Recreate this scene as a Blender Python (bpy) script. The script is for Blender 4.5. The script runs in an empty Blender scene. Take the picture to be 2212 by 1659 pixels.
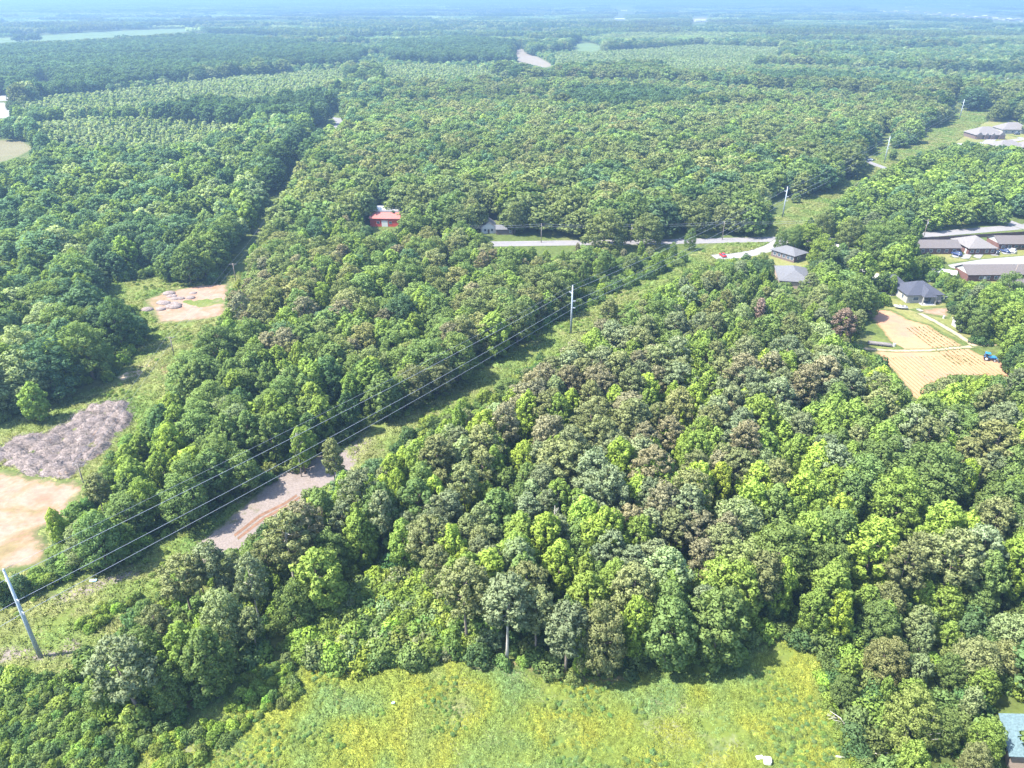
import bpy, bmesh, math, random, time
import numpy as np
from mathutils import Vector, Matrix
from mathutils.geometry import delaunay_2d_cdt
T0 = time.time()
R = math.radians
SC = bpy.context.scene
COL = SC.collection

# ------------------------------------------------------------------ camera, light, exposure
FPX, CX, CY, PITCH, CAMH = 1584.0, 1106.0, 829.5, R(28), 100.0
cam_d = bpy.data.cameras.new('camera')
cam_d.sensor_width = 36.0
cam_d.lens = 36.0 * FPX / 2212.0
cam_d.clip_start = 0.5
cam_d.clip_end = 60000
cam = bpy.data.objects.new('camera', cam_d)
cam.location = (0, 0, CAMH)
cam.rotation_euler = (math.pi / 2 - PITCH, 0, 0)
COL.objects.link(cam)
SC.camera = cam

SUN_EL, SUN_DIR = R(56), Vector((-0.94, -0.20, 0)).normalized()
world = bpy.data.worlds.new('World')
SC.world = world
world.use_nodes = True
wn = world.node_tree
sky = wn.nodes.new('ShaderNodeTexSky')
sky.sky_type = 'NISHITA'
sky.sun_disc = False
sky.sun_elevation = SUN_EL
sky.sun_rotation = math.atan2(SUN_DIR.x, SUN_DIR.y)
wn.links.new(sky.outputs[0], wn.nodes['Background'].inputs[0])
wn.nodes['Background'].inputs[1].default_value = 0.15
sun_d = bpy.data.lights.new('sun', 'SUN')
sun_d.energy = 3.9
sun_d.angle = R(0.6)
sun_d.color = (1.0, 0.95, 0.86)
sun = bpy.data.objects.new('sun', sun_d)
tosun = Vector((SUN_DIR.x * math.cos(SUN_EL), SUN_DIR.y * math.cos(SUN_EL), math.sin(SUN_EL)))
sun.rotation_euler = tosun.to_track_quat('Z', 'Y').to_euler()
sun.location = tosun * 200
COL.objects.link(sun)
SC.view_settings.view_transform = 'Standard'
SC.view_settings.look = 'None'
SC.view_settings.gamma = 1
SC.view_settings.use_curve_mapping = False
SC.view_settings.exposure = 2.25
SC.render.engine = 'CYCLES'
cy = SC.cycles
cy.max_bounces = 5
cy.diffuse_bounces = 3
cy.glossy_bounces = 2
cy.transmission_bounces = 3
cy.transparent_max_bounces = 6
cy.volume_bounces = 1
HAZE_DENSITY = 0.00029

# ------------------------------------------------------------------ projection helpers
_s, _c = math.sin(PITCH), math.cos(PITCH)


def at(px, py, z=0.0):
    """ground (or height z) point seen at photo position (2212 x 1659 scale)"""
    a = (px - CX) / FPX
    b = (py - CY) / FPX
    ry = _c - b * _s
    rz = -_s - b * _c
    t = (CAMH - z) / -rz
    return Vector((a * t, ry * t, z))


def proj(x, y, z):
    d = y * _c - (z - CAMH) * _s
    u = y * _s + (z - CAMH) * _c
    return CX + FPX * x / d, CY - FPX * u / d, d


def pip(px, py, poly):
    n = len(poly)
    inside = np.zeros(px.shape, bool)
    j = n - 1
    for i in range(n):
        xi, yi = poly[i]
        xj, yj = poly[j]
        if yi != yj:
            inside ^= ((yi > py) != (yj > py)) & (px < (xj - xi) * (py - yi) / (yj - yi) + xi)
        j = i
    return inside


def pip_any(px, py, polys):
    out = np.zeros(px.shape, bool)
    for p in polys:
        a = np.array(p)
        m = (px > a[:, 0].min()) & (px < a[:, 0].max()) & (py > a[:, 1].min()) & (py < a[:, 1].max())
        if m.any():
            r = np.zeros(px.shape, bool)
            r[m] = pip(px[m], py[m], p)
            out |= r
    return out


def vnoise(x, y, seed=0):
    xi = np.floor(x).astype(np.int64)
    yi = np.floor(y).astype(np.int64)
    fx = x - xi
    fy = y - yi
    fx = fx * fx * (3 - 2 * fx)
    fy = fy * fy * (3 - 2 * fy)

    def h(a, b):
        n = (a * 374761393 + b * 668265263 + seed * 1442695041) & 0xFFFFFFFF
        n = ((n ^ (n >> 13)) * 1274126177) & 0xFFFFFFFF
        return ((n ^ (n >> 16)) & 0xFFFF) / 65535.0
    a = h(xi, yi) * (1 - fx) + h(xi + 1, yi) * fx
    b = h(xi, yi + 1) * (1 - fx) + h(xi + 1, yi + 1) * fx
    return a * (1 - fy) + b * fy


def fbm(x, y, s, seed=0):
    return (vnoise(x / s, y / s, seed) * 0.5 + vnoise(x / s * 2.1, y / s * 2.1, seed + 1) * 0.3 + vnoise(x / s * 4.3, y / s * 4.3, seed + 2) * 0.2)


rng = np.random.default_rng(11)
rnd = random.Random(5)

# ------------------------------------------------------------------ materials
MATS = {}


class NT:
    def __init__(s, name):
        s.m = bpy.data.materials.new(name)
        s.m.use_nodes = True
        s.t = s.m.node_tree
        s.t.nodes.clear()
        s.out = s.n('ShaderNodeOutputMaterial')

    def n(s, typ, **kw):
        nd = s.t.nodes.new(typ)
        for k, v in kw.items():
            setattr(nd, k, v)
        return nd

    def l(s, a, b):
        s.t.links.new(a, b)

    def noise(s, scale, detail=4.0, rough=0.55, vec=None, dist=0.0):
        nd = s.n('ShaderNodeTexNoise')
        nd.inputs['Scale'].default_value = scale
        nd.inputs['Detail'].default_value = detail
        nd.inputs['Roughness'].default_value = rough
        nd.inputs['Distortion'].default_value = dist
        if vec is not None:
            s.l(vec, nd.inputs['Vector'])
        return nd.outputs['Fac']

    def ramp(s, fac, stops):
        nd = s.n('ShaderNodeValToRGB')
        e = nd.color_ramp.elements
        while len(e) < len(stops):
            e.new(0.5)
        for q, (p, c) in zip(e, stops):
            q.position = p
            q.color = (*c, 1) if len(c) == 3 else c
        s.l(fac, nd.inputs[0])
        return nd.outputs[0]

    def mix(s, f, a, b, mode='MIX'):
        nd = s.n('ShaderNodeMix', data_type='RGBA', blend_type=mode)
        if isinstance(f, float):
            nd.inputs[0].default_value = f
        else:
            s.l(f, nd.inputs[0])
        for k, v in ((6, a), (7, b)):
            if isinstance(v, tuple):
                nd.inputs[k].default_value = (*v, 1)
            else:
                s.l(v, nd.inputs[k])
        return nd.outputs[2]

    def math(s, op, a, b=0.0, c=0.0):
        nd = s.n('ShaderNodeMath', operation=op)
        for k, v in enumerate((a, b, c)):
            if isinstance(v, (int, float)):
                nd.inputs[k].default_value = v
            else:
                s.l(v, nd.inputs[k])
        return nd.outputs[0]

    def pos(s):
        return s.n('ShaderNodeNewGeometry').outputs['Position']

    def obj(s):
        return s.n('ShaderNodeTexCoord').outputs['Object']

    def attr(s, name, typ='GEOMETRY'):
        nd = s.n('ShaderNodeAttribute', attribute_type=typ)
        nd.attribute_name = name
        return nd

    def bsdf(s, col, rough=0.9, spec=0.2, metal=0.0, bump=None, bstr=0.5, bdist=0.1):
        nd = s.n('ShaderNodeBsdfPrincipled')
        if isinstance(col, tuple):
            nd.inputs['Base Color'].default_value = (*col, 1)
        else:
            s.l(col, nd.inputs['Base Color'])
        nd.inputs['Roughness'].default_value = rough
        nd.inputs['Specular IOR Level'].default_value = spec
        nd.inputs['Metallic'].default_value = metal
        if bump is not None:
            b = s.n('ShaderNodeBump')
            b.inputs['Strength'].default_value = bstr
            b.inputs['Distance'].default_value = bdist
            s.l(bump, b.inputs['Height'])
            s.l(b.outputs[0], nd.inputs['Normal'])
        s.l(nd.outputs[0], s.out.inputs[0])
        return s.m


def plain(name, col, rough=0.8, var=0.15, scale=3.0, metal=0.0, spec=0.3):
    if name in MATS:
        return MATS[name]
    t = NT(name)
    o = t.obj()
    f = t.noise(scale, 5, 0.6, o)
    lo = tuple(max(0, c * (1 - var)) for c in col)
    hi = tuple(min(1, c * (1 + var)) for c in col)
    c = t.ramp(f, [(0.3, lo), (0.7, hi)])
    MATS[name] = t.bsdf(c, rough, spec, metal, f, 0.15, 0.05)
    return MATS[name]


def leaf_mat(name, trans=0.3):
    t = NT(name)
    tint = t.attr('tint', 'INSTANCER').outputs['Color']
    sh = t.attr('shade').outputs['Fac']
    c = t.mix(1.0, tint, sh, 'MULTIPLY')
    d = t.n('ShaderNodeBsdfDiffuse')
    tr = t.n('ShaderNodeBsdfTranslucent')
    t.l(c, d.inputs[0])
    c2 = t.mix(1.0, c, (1.25, 1.3, 0.55), 'MULTIPLY')
    t.l(c2, tr.inputs[0])
    m = t.n('ShaderNodeMixShader')
    m.inputs[0].default_value = trans
    t.l(d.outputs[0], m.inputs[1])
    t.l(tr.outputs[0], m.inputs[2])
    t.l(m.outputs[0], t.out.inputs[0])
    return t.m


LEAF = leaf_mat('leaves', 0.38)
NEEDLE = leaf_mat('needles', 0.28)
GRASSB = leaf_mat('grass_blades', 0.3)


def bark_mat(name, col):
    t = NT(name)
    o = t.obj()
    mp = t.n('ShaderNodeMapping')
    mp.inputs['Scale'].default_value = (5, 5, 0.8)
    t.l(o, mp.inputs[0])
    f = t.noise(1.5, 6, 0.65, mp.outputs[0])
    c = t.ramp(f, [(0.3, tuple(x * 0.55 for x in col)), (0.7, tuple(x * 1.25 for x in col))])
    return t.bsdf(c, 0.9, 0.1, 0, f, 0.5, 0.05)


BARK = bark_mat('bark', (0.16, 0.13, 0.105))
PALEBARK = bark_mat('pale_bark', (0.34, 0.31, 0.27))


def wild_colour(t, p):
    """the rough green ground cover that runs on under everything"""
    f1 = t.noise(0.035, 5, 0.6, p)
    f2 = t.noise(0.6, 6, 0.7, p)
    a = t.ramp(f1, [(0.3, (0.05, 0.068, 0.022)), (0.5, (0.072, 0.095, 0.026)), (0.7, (0.105, 0.105, 0.045))])
    b = t.ramp(f2, [(0.3, (0.55, 0.55, 0.55)), (0.7, (1.35, 1.35, 1.35))])
    return t.mix(1.0, a, b, 'MULTIPLY'), f2


def ground_mat(name, big, big_scale, fine=(0.7, 1.25), fine_scale=0.9, soft=2.0, wob=0.8, extra=None, bstr=0.6, warp=0.3):
    t = NT(name)
    p = t.pos()
    f1 = t.noise(big_scale, 5, 0.62, p, warp)
    f2 = t.noise(fine_scale, 6, 0.7, p)
    n = len(big)
    a = t.ramp(f1, [(0.25 + 0.5 * i / max(1, n - 1), c) for i, c in enumerate(big)])
    if extra:
        for k, (sc, lo, hi, c, amt) in enumerate(extra):
            mp = t.n('ShaderNodeMapping')
            mp.inputs['Location'].default_value = (37.0 * (k + 1), 11.0 * k, 5.0)
            t.l(p, mp.inputs[0])
            fe = t.noise(sc, 5, 0.65, mp.outputs[0], 0.4)
            mr = t.n('ShaderNodeMapRange')
            mr.inputs[1].default_value = lo
            mr.inputs[2].default_value = hi
            mr.inputs[4].default_value = amt
            t.l(fe, mr.inputs[0])
            a = t.mix(mr.outputs[0], a, c)
    b = t.ramp(f2, [(0.3, (fine[0],) * 3), (0.7, (fine[1],) * 3)])
    c = t.mix(1.0, a, b, 'MULTIPLY')
    w, wf = wild_colour(t, p)
    e = t.attr('edge').outputs['Fac']
    f3 = t.noise(0.35, 5, 0.7, p)
    ee = t.math('ADD', e, t.math('MULTIPLY', t.math('SUBTRACT', f3, 0.5), wob * 2 * soft))
    mr = t.n('ShaderNodeMapRange', interpolation_type='SMOOTHSTEP')
    mr.inputs[1].default_value = 0.15 * soft
    mr.inputs[2].default_value = soft
    t.l(ee, mr.inputs[0])
    c = t.mix(mr.outputs[0], w, c)
    MATS[name] = t.bsdf(c, 0.95, 0.08, 0, f2, bstr, 0.12)
    return MATS[name]


M_wild = NT('wild_ground')
_w, _f = wild_colour(M_wild, M_wild.pos())
M_wild = M_wild.bsdf(_w, 0.95, 0.05, 0, _f, 0.6, 0.2)
M_meadow = ground_mat('meadow_soil', [(0.062, 0.093, 0.020), (0.091, 0.118, 0.024), (0.119, 0.137, 0.034)], 0.07,
                      extra=[(0.09, 0.56, 0.7, (0.165, 0.159, 0.109), 0.9), (0.13, 0.56, 0.66, (0.041, 0.082, 0.028), 0.7)])
M_strip = ground_mat('mown_strip', [(0.062, 0.097, 0.019), (0.097, 0.119, 0.029), (0.133, 0.136, 0.053)], 0.06,
                     extra=[(0.11, 0.57, 0.7, (0.169, 0.142, 0.088), 0.9), (0.2, 0.6, 0.7, (0.051, 0.079, 0.019), 0.7)])
M_gravel = ground_mat('pink_gravel', [(0.125, 0.102, 0.089), (0.166, 0.139, 0.126), (0.145, 0.116, 0.095)], 0.25, fine_scale=2.5, soft=1.4,
                      extra=[(0.3, 0.58, 0.72, (0.069, 0.074, 0.026), 0.8)])
M_rut = ground_mat('red_rut', [(0.124, 0.071, 0.046), (0.157, 0.091, 0.062)], 0.5, soft=0.03)
M_sand = ground_mat('bare_sand', [(0.213, 0.124, 0.083), (0.252, 0.165, 0.125), (0.183, 0.099, 0.066)], 0.12, fine=(0.8, 1.12), fine_scale=0.6, soft=3.5, wob=0.9,
                    extra=[(0.07, 0.5, 0.62, (0.141, 0.113, 0.053), 0.9), (0.16, 0.56, 0.7, (0.239, 0.120, 0.067), 0.8), (0.9, 0.55, 0.75, (0.141, 0.092, 0.060), 0.55)])
M_crop = ground_mat('tilled_soil', [(0.272, 0.142, 0.076), (0.317, 0.173, 0.097), (0.290, 0.153, 0.088)], 0.09, fine=(0.88, 1.1), fine_scale=0.5, soft=2.0,
                    extra=[(0.04, 0.52, 0.64, (0.243, 0.139, 0.097), 0.9)])
M_trail = ground_mat('dirt_trail', [(0.280, 0.210, 0.140), (0.330, 0.265, 0.185)], 0.3, soft=1.2, wob=0.7)
M_tan = ground_mat('hay_field', [(0.114, 0.104, 0.054), (0.137, 0.123, 0.071), (0.090, 0.098, 0.044)], 0.03, soft=4.0)
M_pale = ground_mat('pale_field', [(0.155, 0.130, 0.095), (0.180, 0.157, 0.125)], 0.03, soft=6.0)
M_far = ground_mat('far_field', [(0.075, 0.112, 0.041), (0.104, 0.143, 0.058)], 0.012, soft=9.0)
M_lawn = ground_mat('lawn', [(0.100, 0.114, 0.032), (0.137, 0.141, 0.046), (0.173, 0.150, 0.073)], 0.08, soft=2.0)
M_road = ground_mat('road_asphalt', [(0.143, 0.138, 0.139), (0.181, 0.170, 0.176)], 0.2, fine=(0.9, 1.1), soft=0.7, wob=0.5, bstr=0.2)
M_conc = ground_mat('pale_concrete', [(0.180, 0.173, 0.170), (0.216, 0.209, 0.208)], 0.2, fine=(0.92, 1.08), soft=0.5, wob=0.4, bstr=0.1)
M_white = ground_mat('white_gravel', [(0.327, 0.307, 0.278), (0.397, 0.382, 0.357)], 0.3, fine=(0.85, 1.1), soft=1.2)
M_pine_straw = ground_mat('leaf_litter', [(0.2, 0.12, 0.07), (0.28, 0.19, 0.12)], 0.3, soft=2.0)


# ------------------------------------------------------------------ object helpers
def tag(o, label=None, cat=None, group=None, kind=None):
    if label:
        o['label'] = label
    if cat:
        o['category'] = cat
    if group:
        o['group'] = group
    if kind:
        o['kind'] = kind
    return o


def empty(name, loc, rz=0.0, label=None, cat=None, group=None):
    o = bpy.data.objects.new(name, None)
    o.empty_display_size = 0.5
    o.location = loc
    o.rotation_euler = (0, 0, rz)
    COL.objects.link(o)
    return tag(o, label, cat, group)


def link(name, mesh, parent=None, mat=None):
    o = bpy.data.objects.new(name, mesh)
    if mat is not None:
        mesh.materials.append(mat)
    COL.objects.link(o)
    if parent is not None:
        o.parent = parent
    return o


def fast_mesh(name, V, F, k, attrs=(), normals=None, matidx=None, smooth=True):
    """V (n,3), F (m,k) numpy"""
    me = bpy.data.meshes.new(name)
    V = np.ascontiguousarray(V, np.float32)
    F = np.ascontiguousarray(F, np.int32)
    me.vertices.add(len(V))
    me.vertices.foreach_set('co', V.ravel())
    me.loops.add(F.size)
    me.loops.foreach_set('vertex_index', F.ravel())
    me.polygons.add(len(F))
    me.polygons.foreach_set('loop_start', np.arange(0, F.size, k, dtype=np.int32))
    me.polygons.foreach_set('loop_total', np.full(len(F), k, np.int32))
    if matidx is not None:
        me.polygons.foreach_set('material_index', matidx.astype(np.int32))
    me.update(calc_edges=True)
    me.validate()
    if smooth:
        me.polygons.foreach_set('use_smooth', np.ones(len(F), bool))
    for an, typ, dat in attrs:
        a = me.attributes.new(an, typ, 'POINT')
        a.data.foreach_set('value' if typ in ('FLOAT', 'INT') else 'vector', np.ascontiguousarray(dat).ravel())
    if normals is not None:
        me.normals_split_custom_set_from_vertices(normals.tolist())
    return me


class MB:
    """collects simple solids into one mesh"""

    def __init__(s):
        s.bm = bmesh.new()

    def box(s, c, d, rz=0.0, m=None):
        M = Matrix.Translation(c) @ Matrix.Rotation(rz, 4, 'Z') @ Matrix.Diagonal((d[0], d[1], d[2], 1))
        if m is not None:
            M = m @ M
        bmesh.ops.create_cube(s.bm, size=1.0, matrix=M)
        return s

    def cyl(s, a, b, r0, r1=None, n=8, caps=True):
        a, b = Vector(a), Vector(b)
        d = b - a
        M = Matrix.Translation((a + b) / 2) @ d.to_track_quat('Z', 'Y').to_matrix().to_4x4()
        bmesh.ops.create_cone(s.bm, cap_ends=caps, segments=n, radius1=r0, radius2=r0 if r1 is None else r1, depth=d.length, matrix=M)
        return s

    def ball(s, c, r, sub=2, scale=(1, 1, 1)):
        bmesh.ops.create_icosphere(s.bm, subdivisions=sub, radius=r, matrix=Matrix.Translation(c) @ Matrix.Diagonal((*scale, 1)))
        return s

    def poly(s, pts, faces):
        vs = [s.bm.verts.new(p) for p in pts]
        for f in faces:
            s.bm.faces.new([vs[i] for i in f])
        return s

    def tube(s, pts, rad, n=5):
        rings = []
        for i, p in enumerate(pts):
            p = Vector(p)
            d = Vector(pts[min(i + 1, len(pts) - 1)]) - Vector(pts[max(i - 1, 0)])
            q = d.to_track_quat('Z', 'Y')
            r = rad[i] if isinstance(rad, (list, tuple)) else rad
            rings.append([s.bm.verts.new(p + q @ Vector((math.cos(2 * math.pi * k / n) * r, math.sin(2 * math.pi * k / n) * r, 0))) for k in range(n)])
        for a, b in zip(rings, rings[1:]):
            for k in range(n):
                s.bm.faces.new((a[k], a[(k + 1) % n], b[(k + 1) % n], b[k]))
        s.bm.faces.new(rings[0][::-1])
        s.bm.faces.new(rings[-1])
        return s

    def mesh(s, name, smooth=False, bevel=0.0):
        if bevel:
            bmesh.ops.bevel(s.bm, geom=s.bm.edges[:], offset=bevel, segments=1, affect='EDGES')
        bmesh.ops.recalc_face_normals(s.bm, faces=s.bm.faces[:])
        me = bpy.data.meshes.new(name)
        s.bm.to_mesh(me)
        s.bm.free()
        if smooth:
            for p in me.polygons:
                p.use_smooth = True
        return me

    def build(s, name, mat, parent=None, smooth=False, bevel=0.0):
        return link(name, s.mesh(name, smooth, bevel), parent, mat)


def seg_dist(x, y, poly):
    d = np.full(x.shape, 1e9)
    n = len(poly)
    for i in range(n):
        ax, ay = poly[i]
        bx, by = poly[(i + 1) % n]
        vx, vy = bx - ax, by - ay
        L = vx * vx + vy * vy + 1e-12
        t = np.clip(((x - ax) * vx + (y - ay) * vy) / L, 0, 1)
        d = np.minimum(d, np.hypot(x - ax - t * vx, y - ay - t * vy))
    return d


def sheet(name, poly, z, mat, res, img=True, relief=0.0, label=None):
    P = [tuple(at(*q)[:2]) for q in poly] if img else [tuple(q) for q in poly]
    a = np.array(P)
    # boundary resampled
    B = []
    for i in range(len(P)):
        p, q = np.array(P[i]), np.array(P[(i + 1) % len(P)])
        k = max(1, int(np.hypot(*(q - p)) / res))
        for j in range(k):
            B.append(p + (q - p) * j / k)
    B = np.array(B)
    gx, gy = np.meshgrid(np.arange(a[:, 0].min(), a[:, 0].max(), res), np.arange(a[:, 1].min(), a[:, 1].max(), res))
    gx, gy = gx.ravel() + rng.uniform(-.25, .25, gx.size) * res, gy.ravel() + rng.uniform(-.25, .25, gx.size) * res
    m = pip(gx, gy, P)
    gx, gy = gx[m], gy[m]
    d = seg_dist(gx, gy, P)
    m = d > res * 0.4
    V2 = [Vector(p) for p in B] + [Vector((x, y)) for x, y in zip(gx[m], gy[m])]
    n = len(B)
    r = delaunay_2d_cdt(V2, [(i, (i + 1) % n) for i in range(n)], [], 1, 1e-5)
    vs = np.array([(v.x, v.y) for v in r[0]])
    F = np.array([f for f in r[2] if len(f) == 3])
    e = seg_dist(vs[:, 0], vs[:, 1], P)
    zz = np.full(len(vs), z)
    if relief:
        zz = zz + relief * (fbm(vs[:, 0], vs[:, 1], 9.0, 3) - 0.4) * np.clip(e / 4, 0, 1)
    V = np.column_stack([vs, zz])
    me = fast_mesh(name, V, F, 3, [('edge', 'FLOAT', e.astype(np.float32))], smooth=True)
    if len(me.polygons) and me.polygons[0].normal.z < 0:
        me.flip_normals()
    o = link(name, me, None, mat)
    tag(o, label, None, None, 'structure')
    return o


# ------------------------------------------------------------------ ground
def ground():
    xs = np.concatenate([np.linspace(-26000, -900, 14), np.linspace(-600, 600, 25), np.linspace(900, 26000, 14)])
    ys = np.concatenate([np.linspace(-1500, -60, 5), np.linspace(0, 900, 25), np.linspace(1300, 27000, 24)])
    X, Y = np.meshgrid(xs, ys)
    V = np.column_stack([X.ravel(), Y.ravel(), np.zeros(X.size)])
    w = len(xs)
    i = np.arange((len(ys) - 1) * (w - 1))
    q = (i // (w - 1)) * w + i % (w - 1)
    F = np.column_stack([q, q + 1, q + w + 1, q + w])
    return tag(link('ground', fast_mesh('ground', V, F, 4), None, M_wild), kind='structure')


ground()
POLY = dict(
    meadow=[(-200, 1475), (60, 1470), (180, 1490), (300, 1560), (420, 1520), (470, 1440), (600, 1420), (760, 1435), (880, 1438), (960, 1415), (1060, 1425), (1180, 1440),
            (1290, 1462), (1400, 1450), (1500, 1425), (1620, 1405), (1690, 1385), (1740, 1390), (1770, 1420), (1780, 1490), (1830, 1570), (1860, 1659), (1900, 1800), (1900, 2050), (-400, 2050)],
    strip=[(-300, 1420), (-300, 1400), (0, 1310), (150, 1264), (290, 1208), (420, 1130), (560, 1050), (690, 987), (840, 900), (960, 840), (1080, 770), (1140, 735), (1200, 695),
           (1270, 660), (1330, 628), (1440, 578), (1520, 540), (1620, 505), (1700, 455), (1770, 405), (1850, 350), (1930, 290), (2000, 270), (2080, 236), (2150, 200), (2195, 205),
           (2150, 245), (2100, 285), (2030, 325), (1960, 350), (1930, 385), (1870, 430), (1800, 480), (1720, 525), (1600, 580), (1500, 640), (1400, 690), (1330, 730),
           (1260, 790), (1150, 850), (1000, 930), (860, 1020), (720, 1110), (600, 1190), (480, 1260), (380, 1330), (280, 1400), (160, 1450), (60, 1500), (-300, 1520)],
    clearing=[(-200, 950), (-20, 945), (40, 905), (110, 860), (270, 825), (290, 760), (215, 660), (225, 612), (330, 592), (440, 600), (520, 590), (515, 640), (500, 690), (450, 720),
              (430, 770), (390, 870), (330, 890), (310, 940), (210, 1050), (130, 1150), (110, 1250), (-60, 1290), (-250, 1290)],
    sand_pad=[(305, 650), (345, 632), (430, 614), (500, 610), (500, 640), (490, 685), (430, 694), (340, 700)],
    sand_lot=[(-250, 1000), (30, 1015), (130, 1035), (195, 1035), (185, 1062), (150, 1120), (95, 1145), (115, 1190), (85, 1228), (-50, 1250), (-250, 1250)],
    field=[(1868, 672), (1885, 666), (1925, 669), (1965, 690), (2010, 702), (2035, 720), (2120, 765), (2240, 800), (2280, 880), (2060, 900), (1975, 870), (1925, 800), (1880, 760), (1925, 745)],
)
sheet('meadow', POLY['meadow'], 0.02, M_meadow, 2.0)
sheet('grass_strip', POLY['strip'], 0.03, M_strip, 4.0)
sheet('clearing', POLY['clearing'], 0.02, M_strip, 3.0)
sheet('sand_pad', POLY['sand_pad'], 0.05, M_sand, 2.0, relief=0.5)
sheet('sand_lot', POLY['sand_lot'], 0.05, M_sand, 2.0, relief=0.3)
sheet('field', POLY['field'], 0.04, M_crop, 3.0)
sheet('gravel_track', [(370, 1208), (430, 1168), (477, 1132), (540, 1076), (599, 1022), (650, 996), (690, 980), (735, 966), (790, 936), (815, 950), (775, 1005), (735, 1040), (680, 1090), (620, 1140),
                       (560, 1180), (470, 1215), (400, 1232)], 0.05, M_gravel, 1.5)
sheet('bare_patch', [(90, 1290), (170, 1262), (290, 1225), (320, 1225), (300, 1250), (240, 1270), (170, 1300), (110, 1310)], 0.05, M_gravel, 1.2)
sheet('bare_patch', [(-60, 1400), (40, 1390), (120, 1400), (140, 1368), (165, 1365), (190, 1390), (160, 1420), (110, 1435), (40, 1430), (-60, 1455)], 0.05, M_gravel, 1.2)
sheet('bare_patch', [(230, 1380), (290, 1350), (330, 1345), (310, 1372), (260, 1395)], 0.05, M_gravel, 1.2)
sheet('bare_patch', [(1170, 690), (1185, 672), (1225, 665), (1255, 670), (1225, 690), (1195, 700)], 0.05, M_rut, 1.5)
sheet('bare_patch', [(330, 800), (365, 770), (385, 790), (372, 820), (350, 830)], 0.05, M_sand, 1.5)
sheet('bare_patch', [(250, 815), (330, 770), (345, 780), (300, 815), (262, 825)], 0.05, M_trail, 1.5)
for k in range(2):  # the two wheel ruts on the gravel track
    o = 7 * k
    sheet('wheel_rut', [(505 + o, 1155 + o), (560 + o, 1112 + o), (615 + o, 1085 + o * .6), (640 + o, 1068 + o * .6), (643 + o, 1072 + o * .6), (617 + o, 1090 + o * .6), (563 + o, 1117 + o), (508 + o, 1160 + o)], 0.07, M_rut, 0.2)
sheet('leaf_litter', [(1060, 1425), (1120, 1420), (1200, 1440), (1290, 1455), (1370, 1450), (1380, 1475), (1290, 1485), (1200, 1470), (1110, 1450)], 0.12, M_pine_straw, 1.5)
sheet('leaf_litter', [(370, 1530), (440, 1450), (490, 1440), (480, 1480), (420, 1550)], 0.12, M_pine_straw, 1.5)
sheet('leaf_litter', [(700, 1370), (770, 1380), (760, 1410), (690, 1400)], 0.12, M_pine_straw, 1.5)

# roads
RW = 3.6


def road(name, pts, w, z, mat, img=True, res=2.5):
    P = [at(*q).xy if img else Vector(q) for q in pts]
    Lf, Rt = [], []
    for i, p in enumerate(P):
        d = (P[min(i + 1, len(P) - 1)] - P[max(0, i - 1)]).normalized()
        n = Vector((-d.y, d.x))
        Lf.append(p + n * w)
        Rt.append(p - n * w)
    poly = [tuple(q) for q in Lf] + [tuple(q) for q in Rt[::-1]]
    sheet(name, poly, z, mat, res, img=False)
    return poly


ROADS = []
ROADS.append(road('road', [(820, 530), (1070, 527), (1300, 524), (1500, 521), (1670, 517), (1850, 518), (2000, 507), (2120, 497), (2230, 488), (2400, 478)], 4.2, 0.06, M_road))
ROADS.append(road('side_road', [(2105, 452), (2150, 468), (2190, 484), (2230, 497), (2300, 520)], 3.6, 0.08, M_road))
ROADS.append(road('lane', [(694, 305), (722, 280), (735, 266), (728, 256), (700, 252), (660, 254)], 3.8, 0.06, M_road))
ROADS.append(road('cross_road', [(1790, 320), (1862, 345), (1907, 362), (1990, 395)], 3.2, 0.07, M_road))
ROADS.append(road('driveway', [(1690, 520), (1665, 535), (1632, 546), (1590, 553), (1540, 556)], 3.6, 0.09, M_conc))
ROADS.append(road('driveway', [(1800, 525), (1812, 548), (1840, 575), (1870, 594), (1905, 618), (1935, 640)], 3.0, 0.09, M_white))
sheet('yard', [(1560, 548), (1670, 535), (1760, 560), (1800, 620), (1720, 640), (1640, 600), (1560, 570)], 0.04, M_lawn, 3.0)
sheet('yard', [(1850, 665), (1920, 640), (1960, 650), (2040, 652), (2075, 670), (2110, 740), (2130, 762), (2040, 722), (2010, 704), (1965, 692), (1925, 671), (1885, 668)], 0.035, M_lawn, 3.0)
sheet('sand_yard', [(1960, 668), (2040, 660), (2062, 672), (2050, 690), (2010, 682), (1985, 676)], 0.05, M_sand, 2.0)
sheet('yard', [(1830, 590), (1900, 580), (1960, 610), (1955, 640), (1900, 650), (1850, 620)], 0.045, M_lawn, 3.0)
sheet('white_gravel_drive', [(1836, 584), (1853, 578), (1880, 588), (1908, 592), (1912, 602), (1868, 606), (1846, 594)], 0.11, M_white, 1.5)
sheet('yard', [(1870, 745), (1880, 720), (1905, 728), (1945, 748), (1960, 757), (1900, 757)], 0.06, M_strip, 2.0)
road('dirt_trail', [(1850, 752), (1930, 758), (2010, 757), (2060, 752), (2140, 745), (2230, 735)], 1.3, 0.08, M_trail, res=.6)
road('dirt_trail', [(1985, 676), (2030, 700), (2075, 727), (2110, 750)], 1.6, 0.09, M_trail, res=.7)
sheet('lot', [(2045, 572), (2120, 560), (2240, 550), (2260, 566), (2180, 575), (2130, 584), (2060, 584)], 0.06, M_conc, 2.5)
sheet('lawn', [(2010, 548), (2060, 545), (2160, 540), (2240, 536), (2240, 552), (2120, 561), (2040, 572), (2015, 560)], 0.045, M_lawn, 3.0)
sheet('lawn', [(2060, 605), (2230, 598), (2240, 640), (2080, 640)], 0.045, M_lawn, 3.0)
sheet('lawn', [(1975, 285), (2075, 282), (2130, 262), (2250, 262), (2260, 330), (2130, 325), (2060, 318), (1990, 322)], 0.05, M_lawn, 6.0)
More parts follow.
